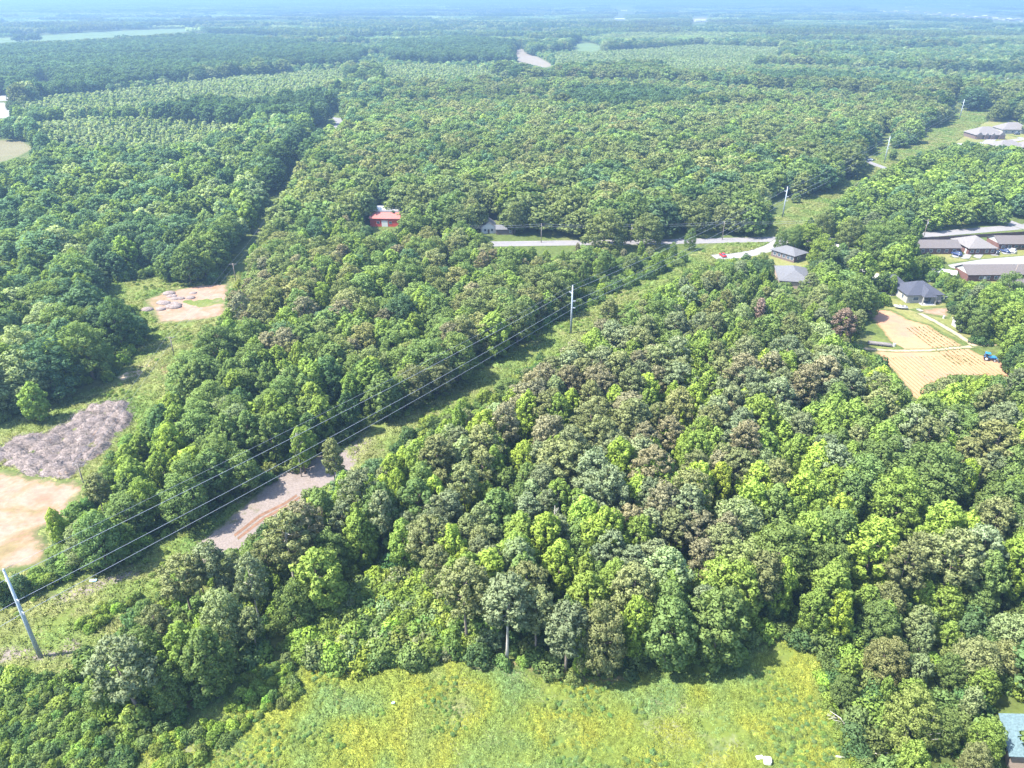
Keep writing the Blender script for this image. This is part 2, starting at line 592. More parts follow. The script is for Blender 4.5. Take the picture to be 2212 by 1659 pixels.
sheet('sand_yard', [(1993, 306), (2030, 304), (2028, 320), (2000, 318)], 0.08, M_sand, 3.0)
for dp in ([(2061, 557), (2068, 549)], [(2083, 560), (2092, 549)], [(2108, 558), (2118, 547)], [(2150, 553), (2141, 544)], [(2176, 550), (2164, 540)], [(2188, 549), (2177, 539)]):
    road('driveway', dp, 1.7, 0.1, M_conc, res=1.5)
road('driveway', [(1984, 290), (2005, 297), (2030, 305)], 3.5, 0.1, M_conc)
road('street', [(2130, 310), (2160, 287), (2215, 300), (2280, 318)], 3.6, 0.09, M_conc, res=4)
road('street', [(2060, 312), (2120, 309), (2160, 307), (2215, 300)], 3.6, 0.11, M_conc, res=4)
# far fields
sheet('hay_field', [(-120, 300), (55, 303), (78, 322), (45, 338), (0, 354), (-120, 372)], 0.1, M_tan, 8.0)
sheet('far_field', [(-160, 86), (0, 82), (120, 74), (250, 67), (430, 60), (445, 66), (300, 78), (150, 87), (0, 93), (-160, 97)], 0.3, M_far, 25.0)
sheet('pale_field', [(1108, 108), (1130, 102), (1142, 116), (1167, 124), (1198, 140), (1185, 150), (1150, 141), (1116, 136)], 0.3, M_pale, 12.0)
sheet('pasture', [(1234, 95), (1260, 90), (1292, 95), (1308, 104), (1290, 113), (1240, 111)], 0.3, M_far, 14.0)
sheet('parking_lot', [(-80, 225), (10, 222), (30, 246), (12, 256), (-80, 258)], 0.2, M_conc, 8.0)
sheet('parking_lot', [(-60, 205), (30, 205), (52, 212), (20, 218), (-60, 220)], 0.2, M_conc, 8.0)
sheet('far_lot', [(1496, 40), (1530, 36), (1528, 45), (1494, 50)], 0.5, M_pale, 30.0)
print('ground', round(time.time() - T0, 1))

# ------------------------------------------------------------------ haze
hz = MB().box((0, 13000, 51.5), (53000, 29500, 105))
t = NT('haze')
pv = t.n('ShaderNodeVolumePrincipled')
pv.inputs['Color'].default_value = (0.19, 0.305, 0.475, 1)
pv.inputs['Density'].default_value = HAZE_DENSITY
pv.inputs['Anisotropy'].default_value = 0.2
t.l(pv.outputs[0], t.out.inputs['Volume'])
hb = hz.build('haze', t.m)
tag(hb, kind='stuff')


# ------------------------------------------------------------------ tree shapes
def cards(C, N, size, axis_n, seed, fold=0.3, spike=1.0, rough=0.8):
    """leaf sprays: one folded quad at each centre C facing roughly N"""
    g = np.random.default_rng(seed)
    n = len(C)
    cn = N * 0.7 + g.normal(size=(n, 3)) * rough * 0.6 + np.array([0, 0, 0.25])
    cn /= np.linalg.norm(cn, axis=1)[:, None] + 1e-9
    r = g.normal(size=(n, 3))
    t1 = np.cross(cn, r)
    t1 /= np.linalg.norm(t1, axis=1)[:, None] + 1e-9
    t2 = np.cross(cn, t1)
    s = size * g.uniform(0.7, 1.35, n)[:, None]
    a = g.uniform(0.8, 1.2, n)[:, None] * spike
    b = g.uniform(0.55, 0.95, n)[:, None]
    V = np.stack([C + t1 * s * a * .5 - cn * s * fold * .4, C + t2 * s * b * .5 + cn * s * fold * .4, C - t1 * s * a * .5 - cn * s * fold * .4, C - t2 * s * b * .5 + cn * s * fold * .4], 1)
    flip = (np.einsum('ij,ij->i', cn, N) < 0)
    F = np.arange(n * 4).reshape(n, 4)
    F[flip] = F[flip][:, ::-1]
    vn = N * 0.75 + axis_n * 0.3 + cn * np.where(flip, -1, 1)[:, None] * 0.33
    vn /= np.linalg.norm(vn, axis=1)[:, None] + 1e-9
    VN = np.repeat(vn, 4, 0)
    sh = np.repeat(g.uniform(0.78, 1.22, n), 4)
    return V.reshape(-1, 3), F, VN, sh


def lobes_for(kind, g):
    L = []
    if kind == 'gum':       # egg to cone shaped crown of upright sprays
        H, z0, Rr, n = 15.0, g.uniform(1.5, 3.5), g.uniform(2.7, 3.7), 88
        ga = g.uniform(0, 6.28)
        ex = g.uniform(0.6, 0.95)
        for i in range(n):
            t = (i + g.uniform(0, 1)) / n
            t = t ** 0.9
            rp = Rr * ((0.78 + 0.22 * t / .4) if t < .4 else (1 - ((t - .4) / .62) ** 2) ** (ex * .75))
            ang = ga + i * 2.4 + g.uniform(-.4, .4)
            rl = g.uniform(0.45, 0.9) * (0.8 + 0.35 * (1 - t))
            rr = max(0, rp - rl * 0.4) * g.uniform(0.55, 1.18)
            L.append((rr * math.cos(ang), rr * math.sin(ang), z0 + (H - 1.0 - z0) * t, rl, 1.35 * rl))
        L.append((g.uniform(-.3, .3), g.uniform(-.3, .3), H - 0.9, 0.5, 1.1))
    elif kind == 'oak':     # broad dome of many rounded clumps
        H, z0, Rr, n = 15.0, g.uniform(3, 5), g.uniform(4.4, 5.6), 105
        ga = g.uniform(0, 6.28)
        for i in range(n):
            u = (i + 0.5) / n
            el = math.asin(min(1, u * 1.25 - 0.25)) if u * 1.25 - 0.25 > -1 else 0
            ang = ga + i * 2.4 + g.uniform(-.3, .3)
            rl = g.uniform(0.65, 1.25)
            k = g.uniform(0.74, 1.1)
            rr = (Rr - rl * .7) * math.cos(el) * k
            zz = z0 + 1.5 + (H - 1.5 - z0 - rl * .6) * max(-0.15, math.sin(el)) * k
            L.append((rr * math.cos(ang), rr * math.sin(ang), zz, rl, rl * 0.85))
    elif kind == 'pine':    # bare stem, open rounded top of needle tufts
        H, z0, Rr, n = 18.0, g.uniform(7.0, 9.5), g.uniform(2.8, 3.8), 80
        ga = g.uniform(0, 6.28)
        for i in range(n):
            t = (i + g.uniform(0, 1)) / n
            rp = Rr * math.sin(math.pi * (0.2 + 0.74 * t)) ** 0.75
            ang = ga + i * 2.4 + g.uniform(-.5, .5)
            rl = g.uniform(0.42, 0.85)
            rr = rp * g.uniform(0.5, 1.08)
            L.append((rr * math.cos(ang), rr * math.sin(ang), z0 + (H - 0.8 - z0) * t, rl, rl * 0.75))
    elif kind == 'young':
        H, z0, Rr, n = 6.0, 0.6, g.uniform(1.3, 1.7), 14
        ga = g.uniform(0, 6.28)
        for i in range(n):
            t = (i + g.uniform(0, 1)) / n
            rp = Rr * (1 - t ** 1.4) ** 0.8
            ang = ga + i * 2.4
            rl = g.uniform(0.5, 0.8)
            rr = max(0, rp - rl * .4)
            L.append((rr * math.cos(ang), rr * math.sin(ang), z0 + (H - .6 - z0) * t, rl, 1.25 * rl))
    elif kind == 'shrub':
        H, Rr, n = 2.4, 1.5, 12
        ga = g.uniform(0, 6.28)
        for i in range(n):
            t = (i + .5) / n
            ang = ga + i * 2.4
            rl = g.uniform(0.4, 0.75)
            rr = (Rr - rl * .5) * math.sqrt(max(0, 1 - t * t)) * g.uniform(.7, 1.1)
            L.append((rr * math.cos(ang), rr * math.sin(ang), 0.3 + (H - .7) * t * g.uniform(.8, 1.1), rl, rl))
    return np.array(L)


SPEC = dict(gum=dict(size=.37, rough=.8, spike=1.15, H=15.0), oak=dict(size=.38, rough=.75, spike=1.0, H=15.0), pine=dict(size=.32, rough=1.0, spike=1.5, H=18.0),
            young=dict(size=.5, rough=.8, spike=1.1, H=6.0), shrub=dict(size=.26, rough=.8, spike=1.1, H=2.4))


def crown_mesh(kind, seed, lod=1.0, name='crown', cover=1.0):
    g = np.random.default_rng(seed)
    L = lobes_for(kind, g)
    sp = SPEC[kind]
    size = sp['size'] * lod
    Cs, Ns = [], []
    for i, (x, y, z, r, rz) in enumerate(L):
        area = 4 * math.pi * r * rz
        n = max(4, int(area / (size * size * 0.38) * 0.62 * cover * (1 if lod < 1.5 else 1.2)))
        d = g.normal(size=(n, 3))
        d /= np.linalg.norm(d, axis=1)[:, None]
        k = g.uniform(0.72, 1.08, n)[:, None]
        C = np.array([x, y, z]) + d * np.array([r, r, rz]) * k
        keep = np.ones(n, bool)
        for j, (x2, y2, z2, r2, rz2) in enumerate(L):
            if j != i:
                q = (C - np.array([x2, y2, z2])) / np.array([r2, r2, rz2])
                keep &= (q * q).sum(1) > 0.55
        N = d * np.array([1 / r, 1 / r, 1 / rz])
        N /= np.linalg.norm(N, axis=1)[:, None]
        Cs.append(C[keep])
        Ns.append(N[keep])
    C = np.concatenate(Cs)
    N = np.concatenate(Ns)
    mid = L[:, :3].mean(0)
    ax = C - mid
    ax /= np.linalg.norm(ax, axis=1)[:, None] + 1e-9
    return cards(C, N, size, ax, seed + 7, 0.3, sp['spike'], sp['rough'])


def trunk_bm(kind, seed, H, limbs=True):
    g = random.Random(seed)
    mb = MB()
    top = dict(gum=.86, oak=.7, pine=.93, young=.8).get(kind, .8) * H
    r0 = dict(gum=.2, oak=.3, pine=.21, young=.07).get(kind, .2)
    pts, rad = [], []
    wx, wy = g.uniform(-.25, .25), g.uniform(-.25, .25)
    for i in range(6):
        t = i / 5
        pts.append((wx * math.sin(t * 3) , wy * math.sin(t * 2.4), top * t))
        rad.append(r0 * (1.25 - 1.05 * t) if i else r0 * 1.5)
    mb.tube(pts, rad, 6)
    if limbs:
        n = dict(gum=5, oak=7, pine=8, young=0).get(kind, 5)
        for k in range(n):
            t = g.uniform(.35 if kind != 'pine' else .5, .85)
            a = k * 2.4 + g.uniform(-.4, .4)
            ln = dict(gum=2.4, oak=4.0, pine=2.4).get(kind, 2) * (1.15 - .6 * t)
            rise = dict(gum=.9, oak=.7, pine=.25).get(kind, .6)
            b = Vector((wx * math.sin(t * 3), wy * math.sin(t * 2.4), top * t))
            e = b + Vector((math.cos(a) * ln, math.sin(a) * ln, ln * rise))
            m = (b + e) / 2 + Vector((0, 0, -.12 * ln))
            mb.tube([b, m, e], [r0 * .42, r0 * .28, r0 * .1], 4)
    return mb


def mesh_from_cards(name, V, F, VN, sh, mat):
    me = fast_mesh(name, V, F, 4, [('shade', 'FLOAT', sh.astype(np.float32))], VN)
    me.materials.append(mat)
    return me


VAR = {}      # kind -> list of (crown mesh, trunk mesh)
NVAR = dict(gum=7, oak=6, pine=7, young=4)
for kd, nv in NVAR.items():
    VAR[kd] = []
    for k in range(nv):
        cm = mesh_from_cards(kd + '_crown', *crown_mesh(kd, 100 + 17 * k + len(kd)), NEEDLE if kd == 'pine' else LEAF)
        tm = trunk_bm(kd, k, SPEC[kd]['H']).mesh(kd + '_trunk', True)
        tm.materials.append(BARK)
        VAR[kd].append((cm, tm))
print('trees made', round(time.time() - T0, 1), {k: len(v[0][0].polygons) for k, v in VAR.items()})


def joined(name, cards_, mat, trunk=None):
    """crown and trunk as one source shape for the scattered woods"""
    V, F, VN, sh = cards_
    if trunk is None:
        me = mesh_from_cards(name, V, F, VN, sh, mat)
    else:
        tv = np.zeros(len(trunk.vertices) * 3, np.float32)
        trunk.vertices.foreach_get('co', tv)
        tv = tv.reshape(-1, 3)
        tn = np.zeros(len(trunk.vertices) * 3, np.float32)
        trunk.vertices.foreach_get('normal', tn)
        quads = np.array([list(p.vertices) for p in trunk.polygons if len(p.vertices) == 4])
        n0 = len(V)
        me = fast_mesh(name, np.concatenate([V, tv]), np.concatenate([F, quads + n0]), 4, [('shade', 'FLOAT', np.concatenate([sh, np.ones(len(tv))]).astype(np.float32))],
                       np.concatenate([VN, tn.reshape(-1, 3)]), np.concatenate([np.zeros(len(F)), np.ones(len(quads))]))
        me.materials.append(mat)
        me.materials.append(BARK)
    return bpy.data.objects.new(name, me)


def source(name, objs):
    c = bpy.data.collections.new(name)
    for i, o in enumerate(objs):
        o.name = '%s_shape_%s' % (name, 'abcdefghijklmnopqrstuvwxyz'[i])
        c.objects.link(o)
    return c


_GN = {}


def scatter(name, src, P, rot, scl, tint, var, label=None, kind='stuff'):
    n = len(P)
    me = bpy.data.meshes.new(name)
    me.vertices.add(n)
    me.vertices.foreach_set('co', np.ascontiguousarray(P, np.float32).ravel())
    for an, typ, dat in (('rot', 'FLOAT_VECTOR', rot), ('scl', 'FLOAT_VECTOR', scl), ('tint', 'FLOAT_VECTOR', tint)):
        a = me.attributes.new(an, typ, 'POINT')
        a.data.foreach_set('vector', np.ascontiguousarray(dat, np.float32).ravel())
    a = me.attributes.new('variant', 'INT', 'POINT')
    a.data.foreach_set('value', np.ascontiguousarray(var, np.int32))
    o = link(name, me)
    ng = bpy.data.node_groups.new(name, 'GeometryNodeTree')
    ng.interface.new_socket('Geometry', in_out='INPUT', socket_type='NodeSocketGeometry')
    ng.interface.new_socket('Geometry', in_out='OUTPUT', socket_type='NodeSocketGeometry')
    gi, go = ng.nodes.new('NodeGroupInput'), ng.nodes.new('NodeGroupOutput')
    ci = ng.nodes.new('GeometryNodeCollectionInfo')
    ci.inputs['Collection'].default_value = src
    ci.inputs['Separate Children'].default_value = True
    ci.inputs['Reset Children'].default_value = True
    ip = ng.nodes.new('GeometryNodeInstanceOnPoints')
    ip.inputs['Pick Instance'].default_value = True

    def na(an, dt):
        q = ng.nodes.new('GeometryNodeInputNamedAttribute')
        q.data_type = dt
        q.inputs['Name'].default_value = an
        return [s for s in q.outputs if s.enabled and s.name == 'Attribute'][0]
    ng.links.new(gi.outputs[0], ip.inputs['Points'])
    ng.links.new(ci.outputs[0], ip.inputs['Instance'])
    ng.links.new(na('variant', 'INT'), ip.inputs['Instance Index'])
    ng.links.new(na('rot', 'FLOAT_VECTOR'), ip.inputs['Rotation'])
    ng.links.new(na('scl', 'FLOAT_VECTOR'), ip.inputs['Scale'])
    ng.links.new(ip.outputs[0], go.inputs[0])
    md = o.modifiers.new('scatter', 'NODES')
    md.node_group = ng
    return tag(o, label, None, None, kind)


# ------------------------------------------------------------------ where trees stand
CLEAR = [  # open ground that the photo shows, nothing tall may cover it
    [(-700, 1430), (-60, 1480), (200, 1560), (330, 1590), (430, 1560), (500, 1470), (560, 1440), (640, 1450), (760, 1448), (900, 1440), (1000, 1430), (1100, 1445), (1290, 1478), (1400, 1460), (1560, 1430), (1640, 1415),
     (1690, 1400), (1730, 1400), (1755, 1430), (1775, 1500), (1810, 1560), (1840, 1640), (1850, 1700), (-700, 1760)],
    [(-60, 1325), (0, 1312), (150, 1265), (290, 1210), (420, 1132), (560, 1052), (690, 990), (840, 902), (960, 842), (1080, 772), (1140, 738), (1200, 698), (1250, 670), (1310, 650), (1290, 700), (1250, 735),
     (1150, 790), (1080, 828), (1000, 865), (900, 915), (850, 950), (775, 1000), (735, 1018), (665, 1070), (605, 1115), (540, 1165), (490, 1192), (400, 1225), (310, 1270), (300, 1300), (250, 1370), (160, 1410), (120, 1435), (-60, 1460)],
    [(1320, 640), (1440, 588), (1530, 548), (1565, 548), (1530, 575), (1460, 602), (1390, 640), (1335, 668)],
    [(1620, 512), (1680, 480), (1760, 425), (1855, 365), (1865, 345), (1905, 358), (1890, 372), (1840, 400), (1790, 440), (1710, 490), (1680, 512)],
    [(1975, 285), (2030, 272), (2110, 235), (2150, 207), (2168, 212), (2130, 245), (2105, 265), (2200, 262), (2230, 290), (2230, 318), (2150, 312), (2080, 302), (2030, 312), (2010, 325), (1990, 310)],
    [(1670, 402), (1707, 402), (1702, 482), (1672, 482)], [(1898, 286), (1926, 286), (1922, 356), (1896, 356)], [(2060, 200), (2086, 200), (2082, 262), (2062, 262)],
    [(1838, 735), (1870, 705), (1890, 715), (1950, 748), (1890, 757), (1845, 752)],
    [(1925, 345), (1945, 325), (1975, 315), (1985, 325), (1950, 345)],
    [(1068, 514), (1300, 513), (1500, 510), (1680, 508), (1690, 522), (1655, 545), (1600, 560), (1570, 560), (1540, 552), (1510, 552), (1500, 532), (1300, 535), (1100, 536), (1070, 536)],
    [(1655, 560), (1690, 530), (1750, 552), (1752, 575), (1715, 580), (1665, 565)],
    [(1672, 575), (1690, 570), (1725, 578), (1740, 596), (1725, 620), (1695, 615), (1678, 600)],
    [(1755, 525), (1790, 525), (1790, 542), (1765, 542)],
    [(1842, 580), (1860, 580), (1905, 592), (1905, 600), (1870, 602), (1850, 592)],
    [(1908, 612), (1940, 618), (1990, 600), (2040, 630), (2042, 662), (1960, 664), (1930, 650), (1905, 630)],
    [(1870, 672), (1900, 664), (1960, 664), (2050, 662), (2062, 680), (2055, 700), (2085, 725), (2120, 750), (2175, 755), (2165, 785), (2180, 815), (2120, 805), (2050, 815), (2010, 830), (1990, 860), (1972, 858),
     (1950, 825), (1925, 795), (1885, 762), (1875, 735)],
    [(1990, 505), (2230, 485), (2230, 570), (2060, 585), (2030, 575), (2060, 560), (2030, 555), (1985, 540)],
    [(2062, 580), (2110, 572), (2230, 570), (2230, 612), (2110, 612), (2085, 608)],
    [(2155, 475), (2212, 470), (2212, 500)],
    [(2050, 688), (2085, 685), (2080, 715), (2055, 705)],
    [(0, 950), (100, 900), (200, 870), (290, 828), (340, 800), (390, 760), (420, 700), (480, 688), (495, 612), (420, 612), (330, 600), (230, 612), (215, 640), (250, 650), (310, 665), (322, 700), (300, 740), (280, 780),
     (260, 820), (150, 840), (70, 890), (0, 920), (-500, 900), (-500, 1300), (-60, 1260), (60, 1235), (85, 1215), (110, 1160), (140, 1130), (180, 1055), (250, 970), (285, 920), (285, 880), (350, 860), (390, 770)],
    [(786, 450), (864, 450), (852, 478), (848, 500), (808, 498)],
    [(1036, 474), (1060, 470), (1112, 492), (1112, 515), (1072, 520), (1040, 506)],
    [(940, 488), (956, 488), (956, 500), (942, 500)],
    [(720, 462), (734, 460), (734, 472), (722, 472)],
    [(695, 249), (735, 249), (738, 265), (725, 278), (705, 262)],
    [(-60, 300), (55, 305), (73, 322), (40, 337), (0, 350), (-60, 362)],
    [(-60, 84), (0, 83), (120, 75), (250, 68), (430, 61), (440, 66), (300, 77), (150, 86), (0, 92), (-60, 95)],
    [(1112, 108), (1130, 103), (1140, 116), (1165, 124), (1195, 140), (1183, 149), (1150, 140), (1118, 135)],
    [(1236, 95), (1260, 91), (1290, 95), (1304, 104), (1288, 112), (1242, 110)],
    [(-60, 226), (8, 224), (26, 246), (10, 254), (-60, 256)],
    [(-60, 205), (30, 205), (50, 212), (20, 217), (-60, 218)],
    [(75, 166), (112, 163), (112, 175), (76, 176)],
    [(1332, 12), (1368, 12), (1368, 30), (1332, 30)], [(1326, 36), (1352, 36), (1352, 46), (1326, 46)], [(1494, 36), (1532, 34), (1530, 46), (1492, 50)],
    [(1865, 12), (1900, 9), (2050, 20), (2230, 40), (2230, 52), (2100, 40), (1900, 24)],
    [(2154, 1525), (2230, 1515), (2230, 1700), (2165, 1680), (2150, 1570)],
]
LOWGROWTH = [[(610, 1405), (690, 1325), (780, 1262), (890, 1240), (960, 1290), (1000, 1350), (1070, 1385), (1060, 1425), (1000, 1432), (760, 1445)], [(430, 1570), (500, 1470), (600, 1390), (650, 1385), (640, 1450), (500, 1560)]]
# footprints nothing may stand on, in metres
LANE = [tuple(at(*q).xy) for q in [(150, 1070), (345, 790), (365, 740), (450, 655), (478, 612), (520, 545), (560, 495), (598, 432), (634, 362), (676, 302), (700, 272), (735, 258), (748, 268), (722, 290), (706, 312), (668, 362), (640, 432), (608, 500), (575, 545), (545, 580), (512, 650), (495, 690), (400, 790), (200, 1070)]]
KEEP = ROADS + [LANE]


def cells(spacing, Dmin, Dmax, seed, margin=1.14, back=40):
    """jittered hex grid over the part of the land the camera takes in"""
    g = np.random.default_rng(seed)
    halfw = (CX * margin) / FPX
    xm = halfw * (Dmax * _c + CAMH * _s)
    ys = np.arange(Dmin, Dmax, spacing * .87)
    xs = np.arange(-xm, xm, spacing)
    X, Y = np.meshgrid(xs, ys)
    X = X + (np.arange(len(ys)) % 2)[:, None] * spacing * .5
    X, Y = X.ravel(), Y.ravel()
    X = X + g.uniform(-.38, .38, X.size) * spacing
    Y = Y + g.uniform(-.38, .38, Y.size) * spacing
    m = np.abs(X) < halfw * (Y * _c + CAMH * _s) + 12
    return X[m], Y[m]


def blocked(X, Y, h, r, polys=CLEAR):
    b = np.zeros(X.shape, bool)
    for fz, fx in ((0.02, 0), (.35, 0), (.7, .7), (.7, -.7), (.55, .95), (.55, -.95), (.97, 0), (.9, .4), (.9, -.4)):
        px, py, _ = proj(X + r * fx, Y, h * fz)
        b |= pip_any(px, py, polys)
    return b


TREES = []   # arrays: X, Y, kind id, h, tint, zone
KIDS = ['gum', 'oak', 'pine', 'young']
RAD = np.array([3.4 / 15, 5.4 / 15, 3.3 / 18, 1.6 / 6])
PAL = dict(
    lime=(0.255, 0.34, 0.065), bright=(0.195, 0.27, 0.062), mid=(0.145, 0.205, 0.066), dark=(0.09, 0.15, 0.058), blue=(0.1, 0.165, 0.08), pale=(0.215, 0.265, 0.12),
    oak=(0.155, 0.19, 0.07), oak2=(0.185, 0.2, 0.085), pine=(0.18, 0.2, 0.085), pineb=(0.21, 0.2, 0.115), pineg=(0.175, 0.21, 0.11), brown=(0.25, 0.19, 0.14), rust=(0.55, 0.22, 0.11), grey=(0.36, 0.3, 0.27))
CW = dict(lime='lime green', bright='bright green', mid='mid green', dark='dark green', blue='bluish green', pale='pale green', oak='olive', oak2='khaki', pine='olive', pineb='brownish', pineg='grey green')
PN = list(PAL)
# zone: (polygon in photo scale of the crown, weights {(kind, tint): w}, (hmin, hmax), keep share)
Z_PLANT = [[(30, 225), (100, 205), (260, 190), (480, 165), (650, 150), (740, 145), (755, 170), (700, 195), (560, 215), (380, 238), (150, 243), (40, 242)],
           [(815, 165), (830, 140), (900, 135), (990, 138), (1080, 150), (1100, 170), (1000, 190), (880, 188)],
           [(60, 262), (150, 250), (330, 248), (480, 256), (560, 262), (520, 285), (380, 320), (240, 335), (110, 320)],
           [(1200, 110), (1300, 108), (1500, 95), (1690, 100), (1700, 130), (1500, 150), (1250, 150), (1200, 140)]]
ZONES = [
    ('plant', Z_PLANT, {('young', 'pale'): 6, ('young', 'mid'): 2, ('gum', 'pale'): .5, ('gum', 'blue'): .3}, (5, 8)),
    ('corner', [[(1760, 1330), (1840, 1240), (2300, 1260), (2300, 1750), (1800, 1750), (1780, 1480)]], {('oak', 'bright'): 3, ('gum', 'bright'): 2, ('oak', 'mid'): 2, ('oak', 'oak2'): 2, ('gum', 'pale'): 1, ('gum', 'lime'): .8}, (6, 10.5)),
    ('rightwood', [[(1560, 1150), (1620, 950), (1900, 830), (2300, 830), (2300, 1260), (1840, 1240), (1700, 1250)]], {('gum', 'bright'): 5, ('gum', 'lime'): 2.2, ('pine', 'pine'): 2.2, ('pine', 'pineg'): 1.8, ('gum', 'mid'): 3, ('oak', 'mid'): 1.5, ('oak', 'pale'): .8}, (12, 17)),
    ('pines', [[(960, 900), (1250, 740), (1500, 800), (1900, 800), (1640, 930), (1600, 1150), (1550, 1220), (1400, 1250), (1300, 1200), (1150, 1000)]], {('pine', 'pineb'): 5, ('pine', 'pine'): 4, ('pine', 'pineg'): 3, ('gum', 'bright'): 2.0, ('gum', 'lime'): 1.5, ('gum', 'pale'): .8}, (13, 18)),
    ('nearwood', [[(820, 1300), (600, 1150), (960, 900), (1150, 1000), (1300, 1200), (1400, 1250), (1700, 1250), (1840, 1240), (1760, 1330), (1740, 1420), (1300, 1480), (900, 1430)]],
     {('gum', 'bright'): 5, ('gum', 'lime'): 2.5, ('gum', 'mid'): 2.5, ('pine', 'pineg'): 1.8, ('pine', 'pine'): 1.5, ('oak', 'mid'): 1.2, ('gum', 'pale'): 1.5}, (11, 17)),
    ('edgewood', [[(200, 1560), (180, 1300), (330, 1180), (600, 1080), (800, 1300), (620, 1420), (420, 1560)]], {('pine', 'pine'): 3, ('pine', 'pineg'): 2, ('gum', 'mid'): 3, ('oak', 'mid'): 2, ('oak', 'pale'): 1, ('gum', 'bright'): 1}, (11, 16)),
    ('topright', [[(1240, 740), (1330, 640), (1560, 560), (1700, 620), (1880, 650), (1900, 830), (1500, 800)]], {('oak', 'mid'): 2, ('pine', 'pine'): 2.5, ('pine', 'pineg'): 1, ('gum', 'bright'): 3, ('gum', 'mid'): 2.5, ('oak', 'oak'): 1.5, ('oak', 'pale'): 1}, (9, 14)),
    ('midlow', [[(60, 1300), (280, 900), (400, 760), (900, 800), (800, 900), (300, 1230)]], {('gum', 'bright'): 4, ('gum', 'mid'): 4, ('oak', 'mid'): 3, ('gum', 'dark'): 1.5, ('oak', 'pale'): 1, ('gum', 'lime'): .5}, (9, 14)),
    ('midwood', [[(380, 800), (520, 560), (620, 470), (1060, 520), (1500, 520), (1250, 700), (900, 860), (560, 860)]], {('oak', 'oak'): 4, ('oak', 'oak2'): 2.5, ('oak', 'mid'): 3, ('gum', 'bright'): 2.5, ('pine', 'pineb'): 1.2, ('gum', 'mid'): 2, ('oak', 'blue'): 1.2}, (10, 15)),
    ('oakwood', [[(600, 480), (720, 290), (900, 190), (1700, 130), (2300, 210), (2300, 260), (2000, 270), (1860, 350), (1640, 520), (1100, 520)]], {('oak', 'oak'): 6, ('oak', 'oak2'): 1.2, ('oak', 'mid'): 3.5, ('gum', 'bright'): .5, ('oak', 'blue'): 1.5, ('oak', 'dark'): .7}, (13, 18)),
    ('leftwood', [[(-300, 1100), (-300, 250), (700, 200), (720, 290), (600, 480), (500, 620), (200, 620), (330, 720), (260, 850)]], {('oak', 'mid'): 4, ('gum', 'mid'): 3, ('gum', 'blue'): 3, ('oak', 'blue'): 3, ('gum', 'bright'): 1.5, ('oak', 'pale'): 1.5, ('oak', 'dark'): 1.5, ('gum', 'pale'): .8}, (10, 17)),
    ('eastwood', [[(1640, 520), (1880, 340), (2300, 300), (2300, 900), (1880, 900), (1700, 620)]], {('oak', 'mid'): 4, ('gum', 'bright'): 2.5, ('gum', 'mid'): 3, ('oak', 'blue'): 1, ('oak', 'bright'): 2, ('pine', 'pineg'): .7}, (10, 15)),
    ('far', None, {('oak', 'oak'): 3, ('oak', 'mid'): 3, ('oak', 'blue'): 3, ('gum', 'mid'): 2, ('oak', 'pale'): 2, ('gum', 'dark'): 1, ('oak', 'dark'): 1.5}, (10, 18)),
]


def choose(n, W, g, patch):
    """pick (kind, tint) pairs with patchy clustering"""
    keys = list(W)
    w = np.array([W[k] for k in keys], float)
    w /= w.sum()
    cum = np.cumsum(w)
    u = (g.uniform(0, 1, n) * 0.62 + patch * 0.9 - 0.26) % 1.0
    i = np.searchsorted(cum, u)
    i = np.clip(i, 0, len(keys) - 1)
    kid = np.array([KIDS.index(k[0]) for k in keys])[i]
    tid = np.array([PN.index(k[1]) for k in keys])[i]
    return kid, tid


DARKBAND = [[(325, 250), (400, 236), (560, 228), (690, 205), (735, 225), (740, 245), (700, 250), (690, 268), (560, 262), (420, 264), (330, 262)],
            [(-200, 110), (150, 104), (300, 92), (450, 82), (600, 92), (790, 112), (760, 138), (640, 142), (500, 158), (300, 182), (160, 200), (60, 205), (-200, 215)],
            [(830, 95), (1000, 85), (1110, 95), (1105, 130), (960, 132), (850, 130)], [(1200, 215), (1350, 200), (1500, 212), (1480, 235), (1330, 240), (1220, 235)],
            [(1620, 165), (1800, 170), (2000, 190), (2000, 205), (1800, 195), (1640, 185)], [(620, 300), (690, 290), (690, 330), (640, 400), (600, 430), (560, 430)]]


def stand(X, Y):
    """forest stands of different age: height and colour factor"""
    q = (fbm(X * .45 + 40, Y, 420.0, 55) * 9.5).astype(int) % 5
    return np.array([.55, 1.1, .8, 1.25, .68])[q], np.array([1.22, .85, 1.05, .74, 1.16])[q]


